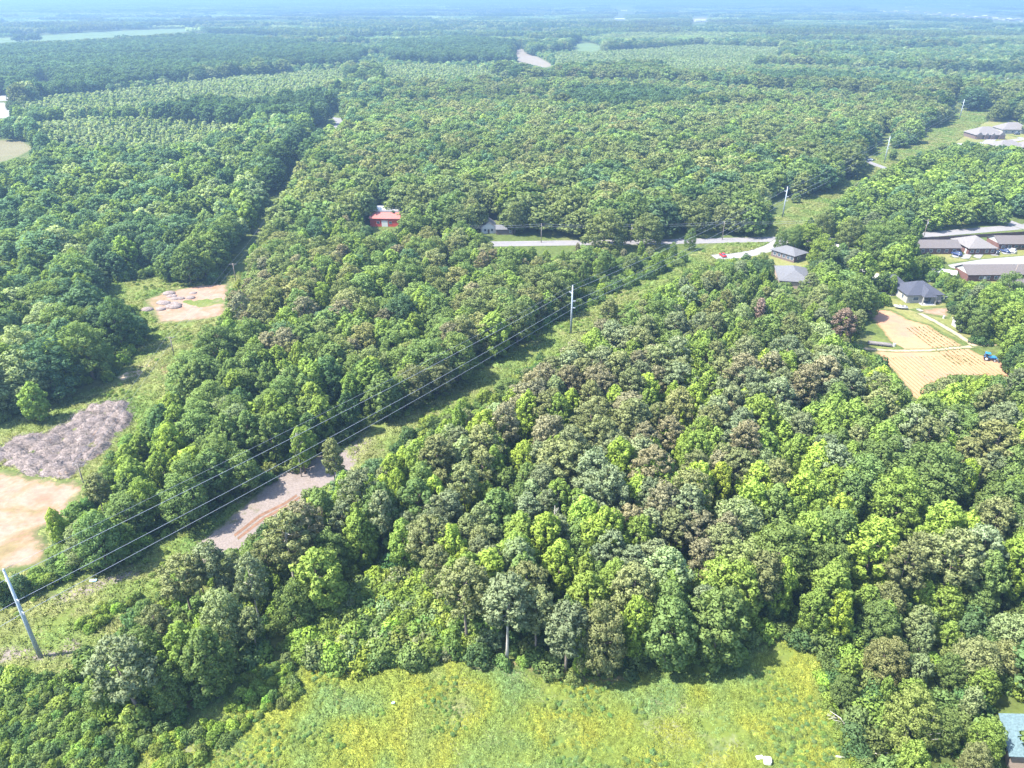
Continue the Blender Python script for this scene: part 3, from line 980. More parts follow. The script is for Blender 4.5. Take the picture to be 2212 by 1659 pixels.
def plant_region(spacing, Dmin, Dmax, seed):
    g = np.random.default_rng(seed)
    X, Y = cells(spacing, Dmin, Dmax, seed)
    px, py, _ = proj(X, Y, 8.0)
    zone = np.full(len(X), len(ZONES) - 1)
    for zi in range(len(ZONES) - 2, -1, -1):
        zone[pip_any(px, py, ZONES[zi][1])] = zi
    patch = fbm(X, Y, 26.0, seed)
    patch = np.clip((patch - .25) * 2, 0, 1)
    band = pip_any(px, py, DARKBAND) & (zone >= 9)
    kid = np.zeros(len(X), int)
    tid = np.zeros(len(X), int)
    h = np.zeros(len(X))
    for zi, (zn, zp, W, hr) in enumerate(ZONES):
        m = zone == zi
        k = int(m.sum())
        if k:
            kid[m], tid[m] = choose(k, W, g, patch[m])
            big = fbm(X[m], Y[m], 90.0, 77)
            h[m] = hr[0] + (hr[1] - hr[0]) * np.clip(g.uniform(0, 1, k) * 1.0 + big * 1.0 - .45, -.15, 1.2)
    h = np.where(kid == 2, h * 1.08, h)
    h = np.where((kid == 3) & (zone > 0), 7, h)
    keep = ~pip_any(X, Y, KEEP)
    for ox, oy in ((2.6, 0), (-2.6, 0), (0, 2.6), (0, -2.6)):
        keep &= ~pip_any(X + ox, Y + oy, [LANE])
    # oaks are wide: thin them
    keep &= ~((kid == 1) & (g.uniform(0, 1, len(X)) < (0.36 if spacing < 8 else 0.1)))
    TALL = CLEAR + LOWGROWTH
    h = np.where((zone >= 9) & (Y > 700) & ~band, h * stand(X, Y)[0], h)
    h = np.where(band, g.uniform(15, 20, len(X)), h)
    tid = np.where(band, np.where(g.uniform(0, 1, len(X)) < .55, PN.index('dark'), PN.index('blue')), tid)
    b = blocked(X, Y, h, RAD[kid] * h * np.where(zone > 6, 1.3, 1.1), TALL)
    h2 = np.where(b, h * .62, h)
    b2 = blocked(X, Y, h2, RAD[kid] * h2 * np.where(zone > 6, 1.3, 1.1), TALL)
    h3 = np.where(b2, h * .4, h2)
    b3 = blocked(X, Y, h3, RAD[kid] * h3 * np.where(zone > 6, 1.3, 1.1), TALL)
    keep &= ~b3
    tint = np.array([PAL[k] for k in PN])[tid]
    jit = g.uniform(.82, 1.2, len(X))[:, None] * (1 + g.normal(0, .035, len(X))[:, None] * np.array([1.0, .1, -.6]))
    tint = tint * jit
    macro = .66 + .68 * fbm(X * .55, Y, 120.0, 91)
    tint = tint * np.where(zone >= 9, macro, 1.0)[:, None]
    tint = tint * (np.where((zone >= 9) & (Y > 700) & ~band, stand(X, Y)[1], 1.0) * np.where(band, .75, 1.0))[:, None]
    q = keep
    return dict(x=X[q], y=Y[q], k=kid[q], t=tid[q], h=h3[q], c=tint[q], z=zone[q])


near = plant_region(4.9, 62, 330, 3)
midr = plant_region(8.8, 330, 760, 4)
farr = plant_region(9.8, 760, 1900, 6)


def only(d, m):
    return {q: d[q][m] for q in d}


def join(a, b):
    return {q: np.concatenate([a[q], b[q]]) for q in a}


midr = only(midr, midr['z'] > 0)
farr = only(farr, farr['z'] > 0)
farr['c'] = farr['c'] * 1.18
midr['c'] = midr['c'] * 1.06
farr['wide'] = np.exp(rng.normal(.36, .2, len(farr['x'])))
WZ = np.array([1.2, 1.1, 1.12, 1.12, 1.1, 1.1, 1.12, 1.22, 1.28, 1.35, 1.38, 1.3, 1.3])
near['wide'] = WZ[near['z']] * np.exp(rng.normal(0, .1, len(near['x'])))
near = only(near, rng.uniform(0, 1, len(near['x'])) < np.where(WZ[near['z']] > 1.2, .72, .95))

midr['wide'] = np.exp(rng.normal(.3, .16, len(midr['x'])))
pl = plant_region(4.6, 420, 1900, 8)
pl = only(pl, pl['z'] == 0)
pl['wide'] = np.full(len(pl['x']), 1.35)
print('planted', len(near['x']), len(midr['x']), len(farr['x']), round(time.time() - T0, 1))

exec_objects = None
# ------------------------------------------------------------------ trees with a look of their own
def crown_at(px, py, h, f=.62):
    """foot of a tree whose crown middle is seen at the photo position"""
    p = at(px, py, h * f)
    return p.x, p.y


HERO = []   # (x, y, kind, h, tint name or rgb, width, label, pale bark)


def hero(px, py, kind, h, tint, label, w=1.0, base=False, bark=None, lean=0.0):
    x, y = (at(px, py).xy if base else crown_at(px, py, h))
    HERO.append((x, y, kind, h, tint, w, label, bark, lean))


hero(1140, 890, 'gum', 16, 'lime', 'broad lime green tree at the pole end of the bright row among brownish pines', 1.15)
hero(1234, 882, 'gum', 15, 'lime', 'second lime green tree from the pole end of the bright row', 1.0)
hero(1326, 876, 'gum', 15.5, 'lime', 'round topped lime tree in the middle of the bright row', 1.15)
hero(1396, 880, 'gum', 14, 'bright', 'softer green tree after the round topped lime tree in the bright row', 1.1)
hero(1452, 862, 'gum', 14, 'lime', 'slim lime tree near the field end of the bright row', .8)
hero(1500, 868, 'gum', 14.5, 'lime', 'wide lime tree ending the bright row toward the crop field', 1.1)
hero(1095, 1430, 'pine', 19.5, 'pineg', 'tall grey green pine with a long pale stem at the meadow edge', 1.15, True, PALEBARK)
hero(1010, 1392, 'pine', 18.5, 'pine', 'full crowned olive pine beside the pale stemmed pine', 1.2, True)
hero(948, 1320, 'pine', 15.5, 'pine', 'narrow pine with a straight bare stem above the yellow green thicket', .95, True)
hero(1292, 1458, 'oak', 15.5, 'oak2', 'rounded khaki green tree shading litter at the meadow edge', .78, True)
hero(1255, 1400, 'gum', 11.5, 'lime', 'thin yellow green sapling beside the rounded khaki tree', .5)
hero(312, 1552, 'pine', 17, 'pineg', 'leaning pine with a long dark stem nearest the meadow corner', 1.3, True, None, -6)
hero(362, 1478, 'oak', 10, 'mid', 'bushy green tree tucked behind the leaning pine', .8)
hero(478, 1330, 'oak', 14.5, 'pale', 'light green round tree in the clump beside the mown strip', .85)
hero(395, 1255, 'pine', 15, 'pine', 'dark olive pine at the strip edge of the clump', 1.25)
hero(455, 1225, 'pine', 15, 'pineg', 'olive pine behind the dark one at the strip edge', 1.15)
hero(565, 1355, 'pine', 17, 'pineg', 'spindly pine with a pale bare stem beside the light green round tree', .8, True, PALEBARK)
hero(640, 1270, 'pine', 18, 'pine', 'tall khaki pine leading the twin pines over the gravel track', 1.25, True, PALEBARK)
hero(668, 1240, 'pine', 17.5, 'pineb', 'tawny pine close behind its khaki twin over the gravel track', 1.15, True, PALEBARK)
hero(730, 1080, 'pine', 16.5, 'pine', 'lone pine with a dark stem where the gravel track ends', .85, True)
hero(860, 1060, 'gum', 15, 'lime', 'narrow lime column standing before the greyish snag', .7)
hero(775, 1150, 'gum', 14, 'bright', 'fresh green tree with a bare lower stem beyond the twin pines', 1.1)
hero(1822, 705, 'pine', 16, (0.2, 0.15, 0.115), 'dying brown pine standing at the corner of the tilled field', 1.2)
hero(1800, 690, 'oak', 12.5, 'mid', 'green tree half hidden behind the dying brown pine', .7)
hero(1508, 785, 'pine', 13.5, 'rust', 'dead pine with rust orange needles deep in the wood', .8)
hero(1436, 800, 'pine', 13.5, (0.34, 0.19, 0.12), 'small dead pine with dull red needles near the rust orange one', .65)
hero(1642, 672, 'pine', 13, (0.3, 0.22, 0.19), 'leafless grey tree among green crowns below the grey roof', .8)
hero(180, 745, 'oak', 18, 'mid', 'big spreading tree with a forked trunk beside the clearing', 1.15)
hero(248, 690, 'oak', 17, 'dark', 'dense dark green tree beside the sand pad', 1.05)
hero(120, 1130, 'gum', 10, 'lime', 'bright bush like tree at the edge of the sandy lot', .9)
hero(370, 955, 'gum', 14, 'lime', 'yellow green tree towering behind the brush pile', 1.05)
hero(345, 1010, 'gum', 11, 'bright', 'leafy green tree below the yellow green one by the brush pile', 1.1)
hero(310, 1075, 'oak', 12.5, 'bright', 'round vivid green tree next to the power line near the sandy lot', .85)
hero(210, 1060, 'pine', 12, 'pine', 'dark pine beside the small pole by the sandy lot', 1.3)
hero(1555, 1045, 'gum', 14.5, (0.27, 0.32, 0.055), 'golden green tree ringed by grey pines', .95)
hero(1475, 975, 'gum', 14, 'lime', 'compact bright tree among pines between the golden tree and the lime row', .8)
hero(1188, 985, 'gum', 14, 'bright', 'thin fresh green spire in the brownish pines', .5)
hero(1068, 1010, 'gum', 15.5, 'bright', 'slim bright green tree in front of the brown pines', .75)
hero(1720, 985, 'gum', 15, 'bright', 'leafy green tree at the field side of the pine stand', 1.0)
hero(1890, 1180, 'gum', 16.5, 'lime', 'large lime green tree mid wood on the field side', 1.35)
hero(1940, 1075, 'oak', 16, 'bright', 'broad fresh green tree with dark forked trunk mid wood', 1.05)
hero(2085, 1040, 'gum', 15, (0.24, 0.32, 0.05), 'vivid yellow green tree beyond the broad forked one', .9)
hero(1815, 1320, 'gum', 12, (0.25, 0.32, 0.05), 'yellow green tree with a bare stem at the meadow corner', .9)
hero(1690, 1255, 'gum', 15, 'lime', 'tall thin lime tree beside the dark gap in the wood', .8)
hero(1210, 1215, 'gum', 14, 'lime', 'bright lime clump above the olive pines of the meadow edge', 1.15)
hero(1330, 1255, 'gum', 13, 'bright', 'fresh green tree behind the rounded khaki one', 1.0)
hero(1975, 1540, 'oak', 10.5, (0.2, 0.24, 0.07), 'pale limbed spreading tree nearest the blue roofed house', 1.0, False, PALEBARK)
hero(1688, 512, 'oak', 11, 'mid', 'first of two shade trees behind the brown brick house', .7)
hero(1722, 508, 'oak', 11.5, 'mid', 'second shade tree behind the brown brick house', .7)
hero(1900, 520, 'oak', 17, 'mid', 'huge dark spreading tree over the white gravel drive', 1.1)
hero(1840, 500, 'oak', 16, 'oak', 'huge olive tree just beside the main road', 1.1)
hero(1780, 480, 'oak', 15, 'oak', 'full tree over the road junction near the white camper', 1.0)
hero(2145, 655, 'oak', 15.5, 'bright', 'massive bright green tree beyond the little white shed', 1.15)
hero(2180, 620, 'oak', 14, 'mid', 'dense tree in front of the lower brick row', 1.0)
hero(2120, 690, 'oak', 12, 'mid', 'shady tree overhanging the little white shed', .9)
hero(1112, 462, 'oak', 15.5, 'oak', 'great oak with a dark trunk beside the road and brown shed', 1.1)
hero(1020, 455, 'oak', 15, 'oak2', 'khaki oak beyond the house roofs by the road', 1.0)
hero(1325, 492, 'gum', 10.5, 'oak2', 'slender thinly leaved tree standing on the road verge', .55)
hero(1424, 508, 'gum', 9, 'oak2', 'stunted leafy tree on the road verge past the slender one', .6)
hero(1492, 512, 'oak', 9.5, 'mid', 'rounded tree where the power line meets the road', .8)
hero(1248, 545, 'gum', 11, (0.2, 0.18, 0.11), 'sparse brownish tree in the rough ground before the road', .6)
hero(1260, 590, 'gum', 12, 'mid', 'conical dark green tree next to the middle steel pole', .75)
hero(1300, 575, 'oak', 11, 'mid', 'spreading tree across the strip from the middle steel pole', .7)
hero(1150, 548, 'oak', 8, 'mid', 'low spreading tree on the near side of the road by the weathered pole', .8)
hero(1215, 556, 'gum', 8.5, 'bright', 'small fresh green tree in the rough ground before the road', .8)
hero(1385, 535, 'gum', 8, 'bright', 'small leafy tree between the verge and the power strip', .9)
hero(1455, 538, 'oak', 7.5, 'mid', 'low rounded tree close to the strip crossing', .8)
hero(1590, 590, 'gum', 9, 'bright', 'pointed green tree in front of the red car', .8)
hero(1650, 600, 'gum', 10, 'bright', 'pointed green tree left of the grey hip roof', .75)
hero(2135, 1590, 'oak', 8, 'bright', 'bushy tree pressed against the wall of the blue roofed house', .9)
hero(2110, 1640, 'oak', 7, 'oak2', 'low khaki bush like tree before the blue roofed house', .9)
hero(650, 960, 'gum', 13, 'bright', 'light crowned tree above the wires halfway down the strip', 1.0)
hero(2195, 770, 'oak', 10, 'dark', 'dark green tree behind the blue tractor', .9)
hero(700, 640, 'oak', 14, 'bright', 'bright rounded tree in the middle of the wood by the lane', .8)
hero(1930, 610, 'gum', 8, 'bright', 'young green tree screening the parked white cars', .9)
hero(1870, 632, 'gum', 9, 'bright', 'leafy tree beside the drive to the slate roofed house', 1.0)

# clear the scattered trees away from these
hx = np.array([q[0] for q in HERO])
hy = np.array([q[1] for q in HERO])
hr = np.array([RAD[KIDS.index(q[2])] * q[3] * q[5] for q in HERO])
d = np.hypot(near['x'][:, None] - hx, near['y'][:, None] - hy)
rr = (RAD[near['k']] * near['h'])
ok = (d > (hr + rr[:, None] * .35) * .8).all(1)
qx, qy, qd = proj(near['x'], near['y'], near['h'] * .68)
tx, ty, _ = proj(near['x'], near['y'], near['h'])
for (x_, y_, kd_, h_, tn_, w_, *_r) in HERO:
    for fz in (.6, .82):
        cx_, cy_, cd_ = proj(x_, y_, h_ * fz)
        rp_ = RAD[KIDS.index(kd_)] * h_ * w_ * FPX / cd_
        front = qd < cd_ - .5
        ok &= ~(front & ((np.hypot(qx - cx_, qy - cy_) < rp_ * .95) | (np.hypot(tx - cx_, ty - cy_) < rp_ * .85)))
for q in near:
    near[q] = near[q][ok]

# ------------------------------------------------------------------ individual trees
allx = np.concatenate([near['x'], midr['x'][:0]])
px, py, dep = proj(near['x'], near['y'], near['h'] * .65)
size = near['h'] * (RAD[near['k']] * near['h']) / dep ** 2
inframe = (px > -15) & (px < 2227) & (py > 0) & (py < 1690)
is_pine = near['k'] == 2
LAND = [  # (photo position, phrase)
    (88, 1330, 'near steel pole'), (1235, 670, 'middle steel pole'), (312, 1480, 'leaning pine'), (1095, 1330, 'pale stemmed pine'), (1290, 1370, 'rounded khaki tree'), (140, 960, 'brush pile'), (640, 1190, 'twin pines'),
    (1140, 890, 'first tree of the lime row'), (1326, 876, 'round lime tree'), (1500, 868, 'last tree of the lime row'), (1555, 1045, 'golden green tree'), (1822, 700, 'dying brown pine'), (1508, 780, 'rust orange pine'),
    (1890, 1180, 'large lime tree'), (2085, 1040, 'vivid yellow green tree'), (1815, 1320, 'yellow green corner tree'), (1990, 640, 'slate roofed house'), (1708, 600, 'grey hip roof'), (2000, 770, 'tilled field'),
    (2185, 1580, 'blue roofed house'), (1210, 1215, 'lime clump'), (860, 1060, 'narrow lime column'), (590, 1120, 'gravel track'), (370, 955, 'yellow green brush pile tree'), (180, 745, 'forked clearing tree'), (400, 650, 'sand pad'),
    (820, 475, 'red barn'), (700, 640, 'rounded lane tree'), (1112, 462, 'great road oak'), (1642, 672, 'leafless grey tree'), (310, 1075, 'vivid round tree'), (40, 1130, 'sandy lot'), (1400, 520, 'main road verge'), (650, 960, 'light crowned tree'),
    (1940, 1075, 'broad forked tree'), (2145, 655, 'massive shed tree'), (900, 1380, 'yellow green thicket'), (1690, 1255, 'thin lime tree'), (2118, 1340, 'blue grey heap'), (1000, 700, 'middle of the oak wood'), (1720, 985, 'leafy field side tree')]
lx = np.array([q[0] for q in LAND], float)
ly = np.array([q[1] for q in LAND], float)
ORD = ['nearest', 'second nearest', 'third nearest', 'fourth nearest', 'fifth nearest', 'sixth nearest', 'seventh nearest', 'eighth nearest', 'ninth nearest', 'tenth nearest']


def rel_words(dx, dy, dist):
    a = math.degrees(math.atan2(-dy, dx)) % 360
    k = int(((a + 22.5) % 360) // 45)
    w = ['right of', 'beyond, right of', 'beyond', 'beyond, left of', 'left of', 'before, left of', 'before', 'before, right of'][k]
    return w


def tree_group(zone):
    return dict(corner='bushy trees by the blue roofed house', rightwood='trees of the wood below the tilled field', pines='trees of the brownish pine stand', nearwood='trees of the wood above the meadow', edgewood='trees of the clump beside the strip',
                topright='trees between the strip and the houses', midlow='trees between the clearing and the strip', midwood='trees of the wood between lane and strip', oakwood='trees of the oak wood beyond the road',
                leftwood='trees of the wood beyond the clearing', eastwood='trees around the houses', far='far trees', plant='young plantation trees')[zone]


def put_tree(kind, vi, x, y, h, w, tint, rz, label, group, bark=None, lean=0.0):
    name = 'pine_tree' if kind == 'pine' else ('sapling' if kind == 'young' else 'broadleaf_tree')
    cm, tm = VAR[kind][vi % len(VAR[kind])]
    e = bpy.data.objects.new(name, None)
    COL.objects.link(e)
    s = h / SPEC[kind]['H']
    e.location = (x, y, 0)
    e.rotation_euler = (0, R(lean), rz)
    e.scale = (s * w, s * w, s)
    tag(e, label, 'pine' if kind == 'pine' else 'tree', group)
    c = bpy.data.objects.new('crown', cm)
    c['tint'] = [float(q) for q in tint]
    tk = bpy.data.objects.new('trunk', tm)
    for o in (c, tk):
        COL.objects.link(o)
        o.parent = e
    if bark is not None:
        tk.material_slots[0].link = 'OBJECT'
        tk.material_slots[0].material = bark
    return e


for i, (x, y, kind, h, tint, w, label, bark, lean) in enumerate(HERO):
    put_tree(kind, i, x, y, h, w, PAL[tint] if isinstance(tint, str) else tint, rnd.uniform(0, 6.28) if not lean else 0, label, None, bark, lean)

nh_p = sum(1 for q in HERO if q[2] == 'pine')
nh_b = len(HERO) - nh_p
single = np.zeros(len(px), bool)
for m, cap in ((is_pine, 298 - nh_p), (~is_pine, 298 - nh_b)):
    idx = np.where(m & inframe)[0]
    idx = idx[np.argsort(-size[idx])][:cap]
    single[idx] = True
lab = {}
rows = []
for i in np.where(single)[0]:
    j = int(np.argmin((lx - px[i]) ** 2 + ((ly - py[i]) * 1.3) ** 2))
    dx, dy = px[i] - lx[j], py[i] - ly[j]
    dist = math.hypot(dx, dy)
    k = KIDS[near['k'][i]]
    what = {'pine': 'pine', 'gum': 'upright tree', 'oak': 'round crowned tree', 'young': 'sapling'}[k]
    hh = near['h'][i]
    sz = 'tall ' if hh > 16 else ('small ' if hh < 9 else '')
    lab.setdefault('%s%s %s %s %s' % (sz, CW[PN[near['t'][i]]], what, rel_words(dx, dy, dist), LAND[j][2]), []).append((dist, i))
LABEL = {}
for text, lst in lab.items():
    lst.sort()
    for n, (dist, i) in enumerate(lst):
        LABEL[i] = text if len(lst) == 1 else ORD[min(n, 9)] + ' ' + text
for n, i in enumerate(np.where(single)[0]):
    put_tree(KIDS[near['k'][i]], int(i), near['x'][i], near['y'][i], near['h'][i], near['wide'][i], near['c'][i], rnd.uniform(0, 6.28), LABEL[i], tree_group(ZONES[near['z'][i]][0]))
print('individual trees', int(single.sum()) + len(HERO), round(time.time() - T0, 1))

# ------------------------------------------------------------------ the rest of the woods
rest = {q: near[q][~single] for q in near}
woods = {}
SRC = {}
hi_objs, lo_objs = {}, {}
for kd in KIDS:
    mat = NEEDLE if kd == 'pine' else LEAF
    objs = [joined('x', crown_mesh(kd, 100 + 17 * k + len(kd), 1.3), mat, VAR[kd][k][1]) for k in range(5 if kd != 'young' else 3)]
    objs += [joined('x', crown_mesh(kd, 300 + 17 * k + len(kd), 2.4), mat) for k in range(5 if kd != 'young' else 3)]
    SRC[kd] = (source({'gum': 'upright_tree', 'oak': 'round_tree', 'pine': 'pine', 'young': 'young_tree'}[kd], objs), len(objs) // 2)


def wood_of(name, dats, kinds, label):
    """one scattered wood; kinds share one source collection"""
    objs = []
    off = {}
    for kd in kinds:
        off[kd] = (len(objs), SRC[kd][1])
        objs += list(SRC[kd][0].objects)
    c = bpy.data.collections.new(name + '_shapes')
    for o in objs:
        c.objects.link(o)
    order = sorted(o.name for o in objs)
    where = {n: i for i, n in enumerate(order)}
    P, Rt, S, T, V = [], [], [], [], []
    g = np.random.default_rng(len(name))
    for dat, lod in dats:
        for kd in kinds:
            m = dat['k'] == KIDS.index(kd)
            n = int(m.sum())
            if not n:
                continue
            half = SRC[kd][1]
            names = [o.name for o in SRC[kd][0].objects]
            table = np.array([where[names[lod * half + q]] for q in range(half)])
            s = dat['h'][m] / SPEC[kd]['H']
            w = s * g.uniform(.88, 1.14, n) * dat['wide'][m]
            P.append(np.column_stack([dat['x'][m], dat['y'][m], np.zeros(n)]))
            Rt.append(np.column_stack([np.zeros(n), np.zeros(n), g.uniform(0, 6.28, n)]))
            S.append(np.column_stack([w, w, s]))
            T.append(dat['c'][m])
            V.append(table[g.integers(0, half, n)])
    P, Rt, S, T, V = map(np.concatenate, (P, Rt, S, T, V))
    return scatter(name, c, P, Rt, S, T, V, label)


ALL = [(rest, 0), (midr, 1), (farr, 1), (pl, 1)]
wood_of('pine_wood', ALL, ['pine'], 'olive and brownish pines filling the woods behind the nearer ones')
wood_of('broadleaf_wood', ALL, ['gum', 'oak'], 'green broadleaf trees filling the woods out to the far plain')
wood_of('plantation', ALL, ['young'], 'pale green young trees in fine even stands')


# ------------------------------------------------------------------ far forest in patches
def patch_mesh(seed, W, n, card):
    g = np.random.default_rng(seed)
    Cs, Ns = [], []
    for i in range(n):
        x, y = g.uniform(-W / 2, W / 2, 2)
        h = g.uniform(9, 17)
        r = g.uniform(3.5, 6.5)
        k = max(7, int(r * r * 6 / (card * card * .5)))
        d = g.normal(size=(k, 3))
        d[:, 2] = np.abs(d[:, 2]) - .25
        d /= np.linalg.norm(d, axis=1)[:, None]
        Cs.append(np.array([x, y, h - r * .9]) + d * r * np.array([1, 1, .9]) * g.uniform(.85, 1.1, k)[:, None])
        Ns.append(d)
    C, N = np.concatenate(Cs), np.concatenate(Ns)
    V, F, VN, sh = cards(C, N, card, N, seed, .3, 1.0, .6)
    return V, F, VN, sh


def far_patches(name, W, D0, D1, n, card, seed, label):
    src = source(name, [joined('x', patch_mesh(seed + k, W * 1.1, n, card), LEAF) for k in range(5)])
    X, Y = cells(W, D0, D1, seed, 1.1)
    b = np.zeros(len(X), bool)
    for fx in (-.35, 0, .35):
        for fy in (-.35, 0, .35):
            for z in (0, 13):
                qx, qy, _ = proj(X + fx * W, Y + fy * W, z)
                b |= pip_any(qx, qy, CLEAR)
    X, Y = X[~b], Y[~b]
    g = np.random.default_rng(seed)
    n_ = len(X)
    f = fbm(X, Y, 420.0, 9)
    names = np.array([PAL['oak'], PAL['mid'], PAL['blue'], PAL['pale'], PAL['dark']])
    T = names[np.clip((f * 9 - 2 + g.uniform(-.9, .9, n_)).astype(int), 0, 4)] * g.uniform(.85, 1.15, n_)[:, None] * (.55 + .95 * fbm(X * .3, Y, 260.0, 93))[:, None]
    sh_, sc_ = stand(X, Y)
    T = T * sc_[:, None]
    S = np.column_stack([np.ones(n_), np.ones(n_), (.7 + .5 * fbm(X, Y, 300.0, 31)) * sh_])
    scatter(name, src, np.column_stack([X, Y, np.zeros(n_)]), np.column_stack([np.zeros(n_), np.zeros(n_), g.integers(0, 4, n_) * math.pi / 2]), S, T, g.integers(0, 5, n_), label)
    return n_


a = far_patches('far_forest', 48.0, 1880, 5200, 30, 2.6, 50, 'hazy continuous forest on the plain beyond the woods')
b = far_patches('horizon_forest', 160.0, 5200, 17500, 150, 5.5, 60, 'bluish forest fading into haze at the horizon')
print('far patches', a, b, round(time.time() - T0, 1))

# ------------------------------------------------------------------ undergrowth, thickets, grass
shr = source('shrub', [joined('x', crown_mesh('shrub', 500 + k), LEAF) for k in range(5)])


def shrub_field(name, X, Y, s, tint, label, zs=(.8, 1.2)):
    g = np.random.default_rng(len(X))
    n = len(X)
    S = np.column_stack([s * g.uniform(.85, 1.2, n), s * g.uniform(.85, 1.2, n), s * g.uniform(*zs, n)])
    scatter(name, shr, np.column_stack([X, Y, np.zeros(n)]), np.column_stack([g.normal(0, .12, n), g.normal(0, .12, n), g.uniform(0, 6.28, n)]), S, tint, g.integers(0, 5, n), label)


def poly_points(polys, spacing, seed, img=True):
    g = np.random.default_rng(seed)
    ox, oy = [], []
    for p in polys:
        w = np.array([at(*q)[:2] for q in p]) if img else np.array(p)
        gx, gy = np.meshgrid(np.arange(w[:, 0].min(), w[:, 0].max(), spacing), np.arange(w[:, 1].min(), w[:, 1].max(), spacing))
        gx = gx.ravel() + g.uniform(-.5, .5, gx.size) * spacing
        gy = gy.ravel() + g.uniform(-.5, .5, gy.size) * spacing
        m = pip(gx, gy, [tuple(q) for q in w])
        ox.append(gx[m])
        oy.append(gy[m])
    return np.concatenate(ox), np.concatenate(oy)


def tints(names, n, g, var=.18):
    t = np.array([PAL[k] if isinstance(k, str) else k for k in names])[g.integers(0, len(names), n)]
    return t * g.uniform(1 - var, 1 + var, n)[:, None] * (1 + g.normal(0, .05, (n, 3)))


g0 = np.random.default_rng(21)
X, Y = cells(3.3, 62, 300, 41)
b = blocked(X, Y, np.full(len(X), 2.0), np.full(len(X), 1.2)) | pip_any(X, Y, KEEP)
X, Y = X[~b], Y[~b]
shrub_field('undergrowth', X, Y, g0.uniform(.7, 1.7, len(X)), tints(['mid', 'dark', 'bright', 'mid'], len(X), g0), 'leafy undergrowth below the trees')
# yellow green thicket above the meadow
TH = [[(620, 1400), (700, 1330), (790, 1270), (900, 1245), (1000, 1300), (1080, 1380), (1010, 1420), (900, 1430), (780, 1440), (680, 1432)]]
X, Y = poly_points(TH, 1.35, 5)
shrub_field('thicket', X, Y, g0.uniform(.8, 1.75, len(X)), tints(['bright', 'lime', 'bright', 'mid', 'pale'], len(X), g0), 'dense yellow green thicket at the top of the meadow')
BR = [[(-80, 1500), (90, 1470), (200, 1500), (290, 1570), (330, 1600), (260, 1680), (-80, 1720)]]
X, Y = poly_points(BR, 1.3, 6)
shrub_field('brush', X, Y, g0.uniform(.45, 1.0, len(X)), tints(['mid', 'dark', 'mid', 'bright'], len(X), g0), 'dark green brush in the corner of the meadow')
BR2 = [[(330, 1600), (430, 1570), (500, 1480), (560, 1440), (640, 1440), (660, 1500), (560, 1560), (440, 1640), (330, 1720), (260, 1690)], [(170, 1350), (240, 1300), (300, 1290), (310, 1340), (240, 1375), (180, 1380)],
       [(1750, 1400), (1790, 1500), (1850, 1600), (1880, 1700), (1840, 1680), (1790, 1560), (1760, 1480)], [(1450, 1440), (1560, 1410), (1690, 1385), (1740, 1400), (1640, 1420), (1540, 1440)]]
X, Y = poly_points(BR2, 1.15, 7)
k = fbm(X, Y, 6.0, 8) > .42
X, Y = X[k], Y[k]
shrub_field('bramble', X, Y, g0.uniform(.3, .75, len(X)), tints(['bright', 'lime', 'bright', 'mid'], len(X), g0), 'low yellow green bramble spreading into the meadow')
# low weeds dotted over open ground
X, Y = poly_points([POLY['meadow']], .8, 9)
f = fbm(X, Y, 11.0, 19)
k = (f > .6) & (rng.uniform(0, 1, len(X)) < .9) & (np.abs(X) < 100)
X, Y, f = X[k], Y[k], f[k]
shrub_field('weeds', X, Y, g0.uniform(.1, .3, len(X)), tints([(.18, .265, .075), (.2, .27, .07), (.16, .25, .09)], len(X), g0), 'leafy weeds in green patches of the meadow', (.5, .8))
X, Y = poly_points([POLY['strip'], POLY['clearing']], 2.2, 10)
k = (fbm(X, Y, 10.0, 29) > .56) & (Y < 330) & ~pip_any(X, Y, [[tuple(at(*q).xy) for q in POLY[n]] for n in ('sand_pad', 'sand_lot')] + ROADS + [[tuple(at(*q).xy) for q in [(430, 1168), (477, 1132), (540, 1076), (599, 1022), (650, 996), (690, 980), (735, 966), (775, 1005), (735, 1040), (680, 1090), (620, 1140), (560, 1180), (470, 1215)]]])
X, Y = X[k], Y[k]
shrub_field('weeds', X, Y, g0.uniform(.2, .55, len(X)), tints(['bright', (.2, .26, .07), (.18, .25, .07)], len(X), g0), 'scattered weeds on the mown strip and clearing', (.5, .9))


def tuft_mesh(seed, n=34):
    g = np.random.default_rng(seed)
    V, F, N, S = [], [], [], []
    for i in range(n):
        a = g.uniform(0, 6.28)
        r = math.sqrt(g.uniform(0, 1)) * .62
        b = np.array([r * math.cos(a), r * math.sin(a), 0])
        a += g.normal(0, .8)
        h = g.uniform(.1, .3) * (1.2 - .6 * r)
        o = np.array([math.cos(a), math.sin(a), 0]) * g.uniform(.18, .42)
        w = np.array([-math.sin(a), math.cos(a), 0]) * g.uniform(.035, .075)
        k = len(V)
        V += [b + w, b - w, b + o * .55 - w * .8 + np.array([0, 0, h]), b + o + np.array([0, 0, h * .75])]
        F.append((k, k + 1, k + 2, k + 3))
        nn = np.array([math.cos(a) * .15, math.sin(a) * .15, 1.0]) + g.normal(0, .15, 3)
        N += [nn / np.linalg.norm(nn)] * 4
        S += [g.uniform(.72, 1.3)] * 4
    V, F = np.array(V), np.array(F)
    gn = np.cross(V[F[:, 1]] - V[F[:, 0]], V[F[:, 2]] - V[F[:, 0]])
    F[gn[:, 2] < 0] = F[gn[:, 2] < 0][:, ::-1]
    return V, F, np.array(N), np.array(S)


GRAV = [tuple(at(*q).xy) for q in [(430, 1168), (477, 1132), (540, 1076), (599, 1022), (650, 996), (690, 980), (735, 966), (775, 1005), (735, 1040), (680, 1090), (620, 1140), (560, 1180), (470, 1215)]]
tsrc = source('tuft', [joined('x', tuft_mesh(900 + k), GRASSB) for k in range(4)])


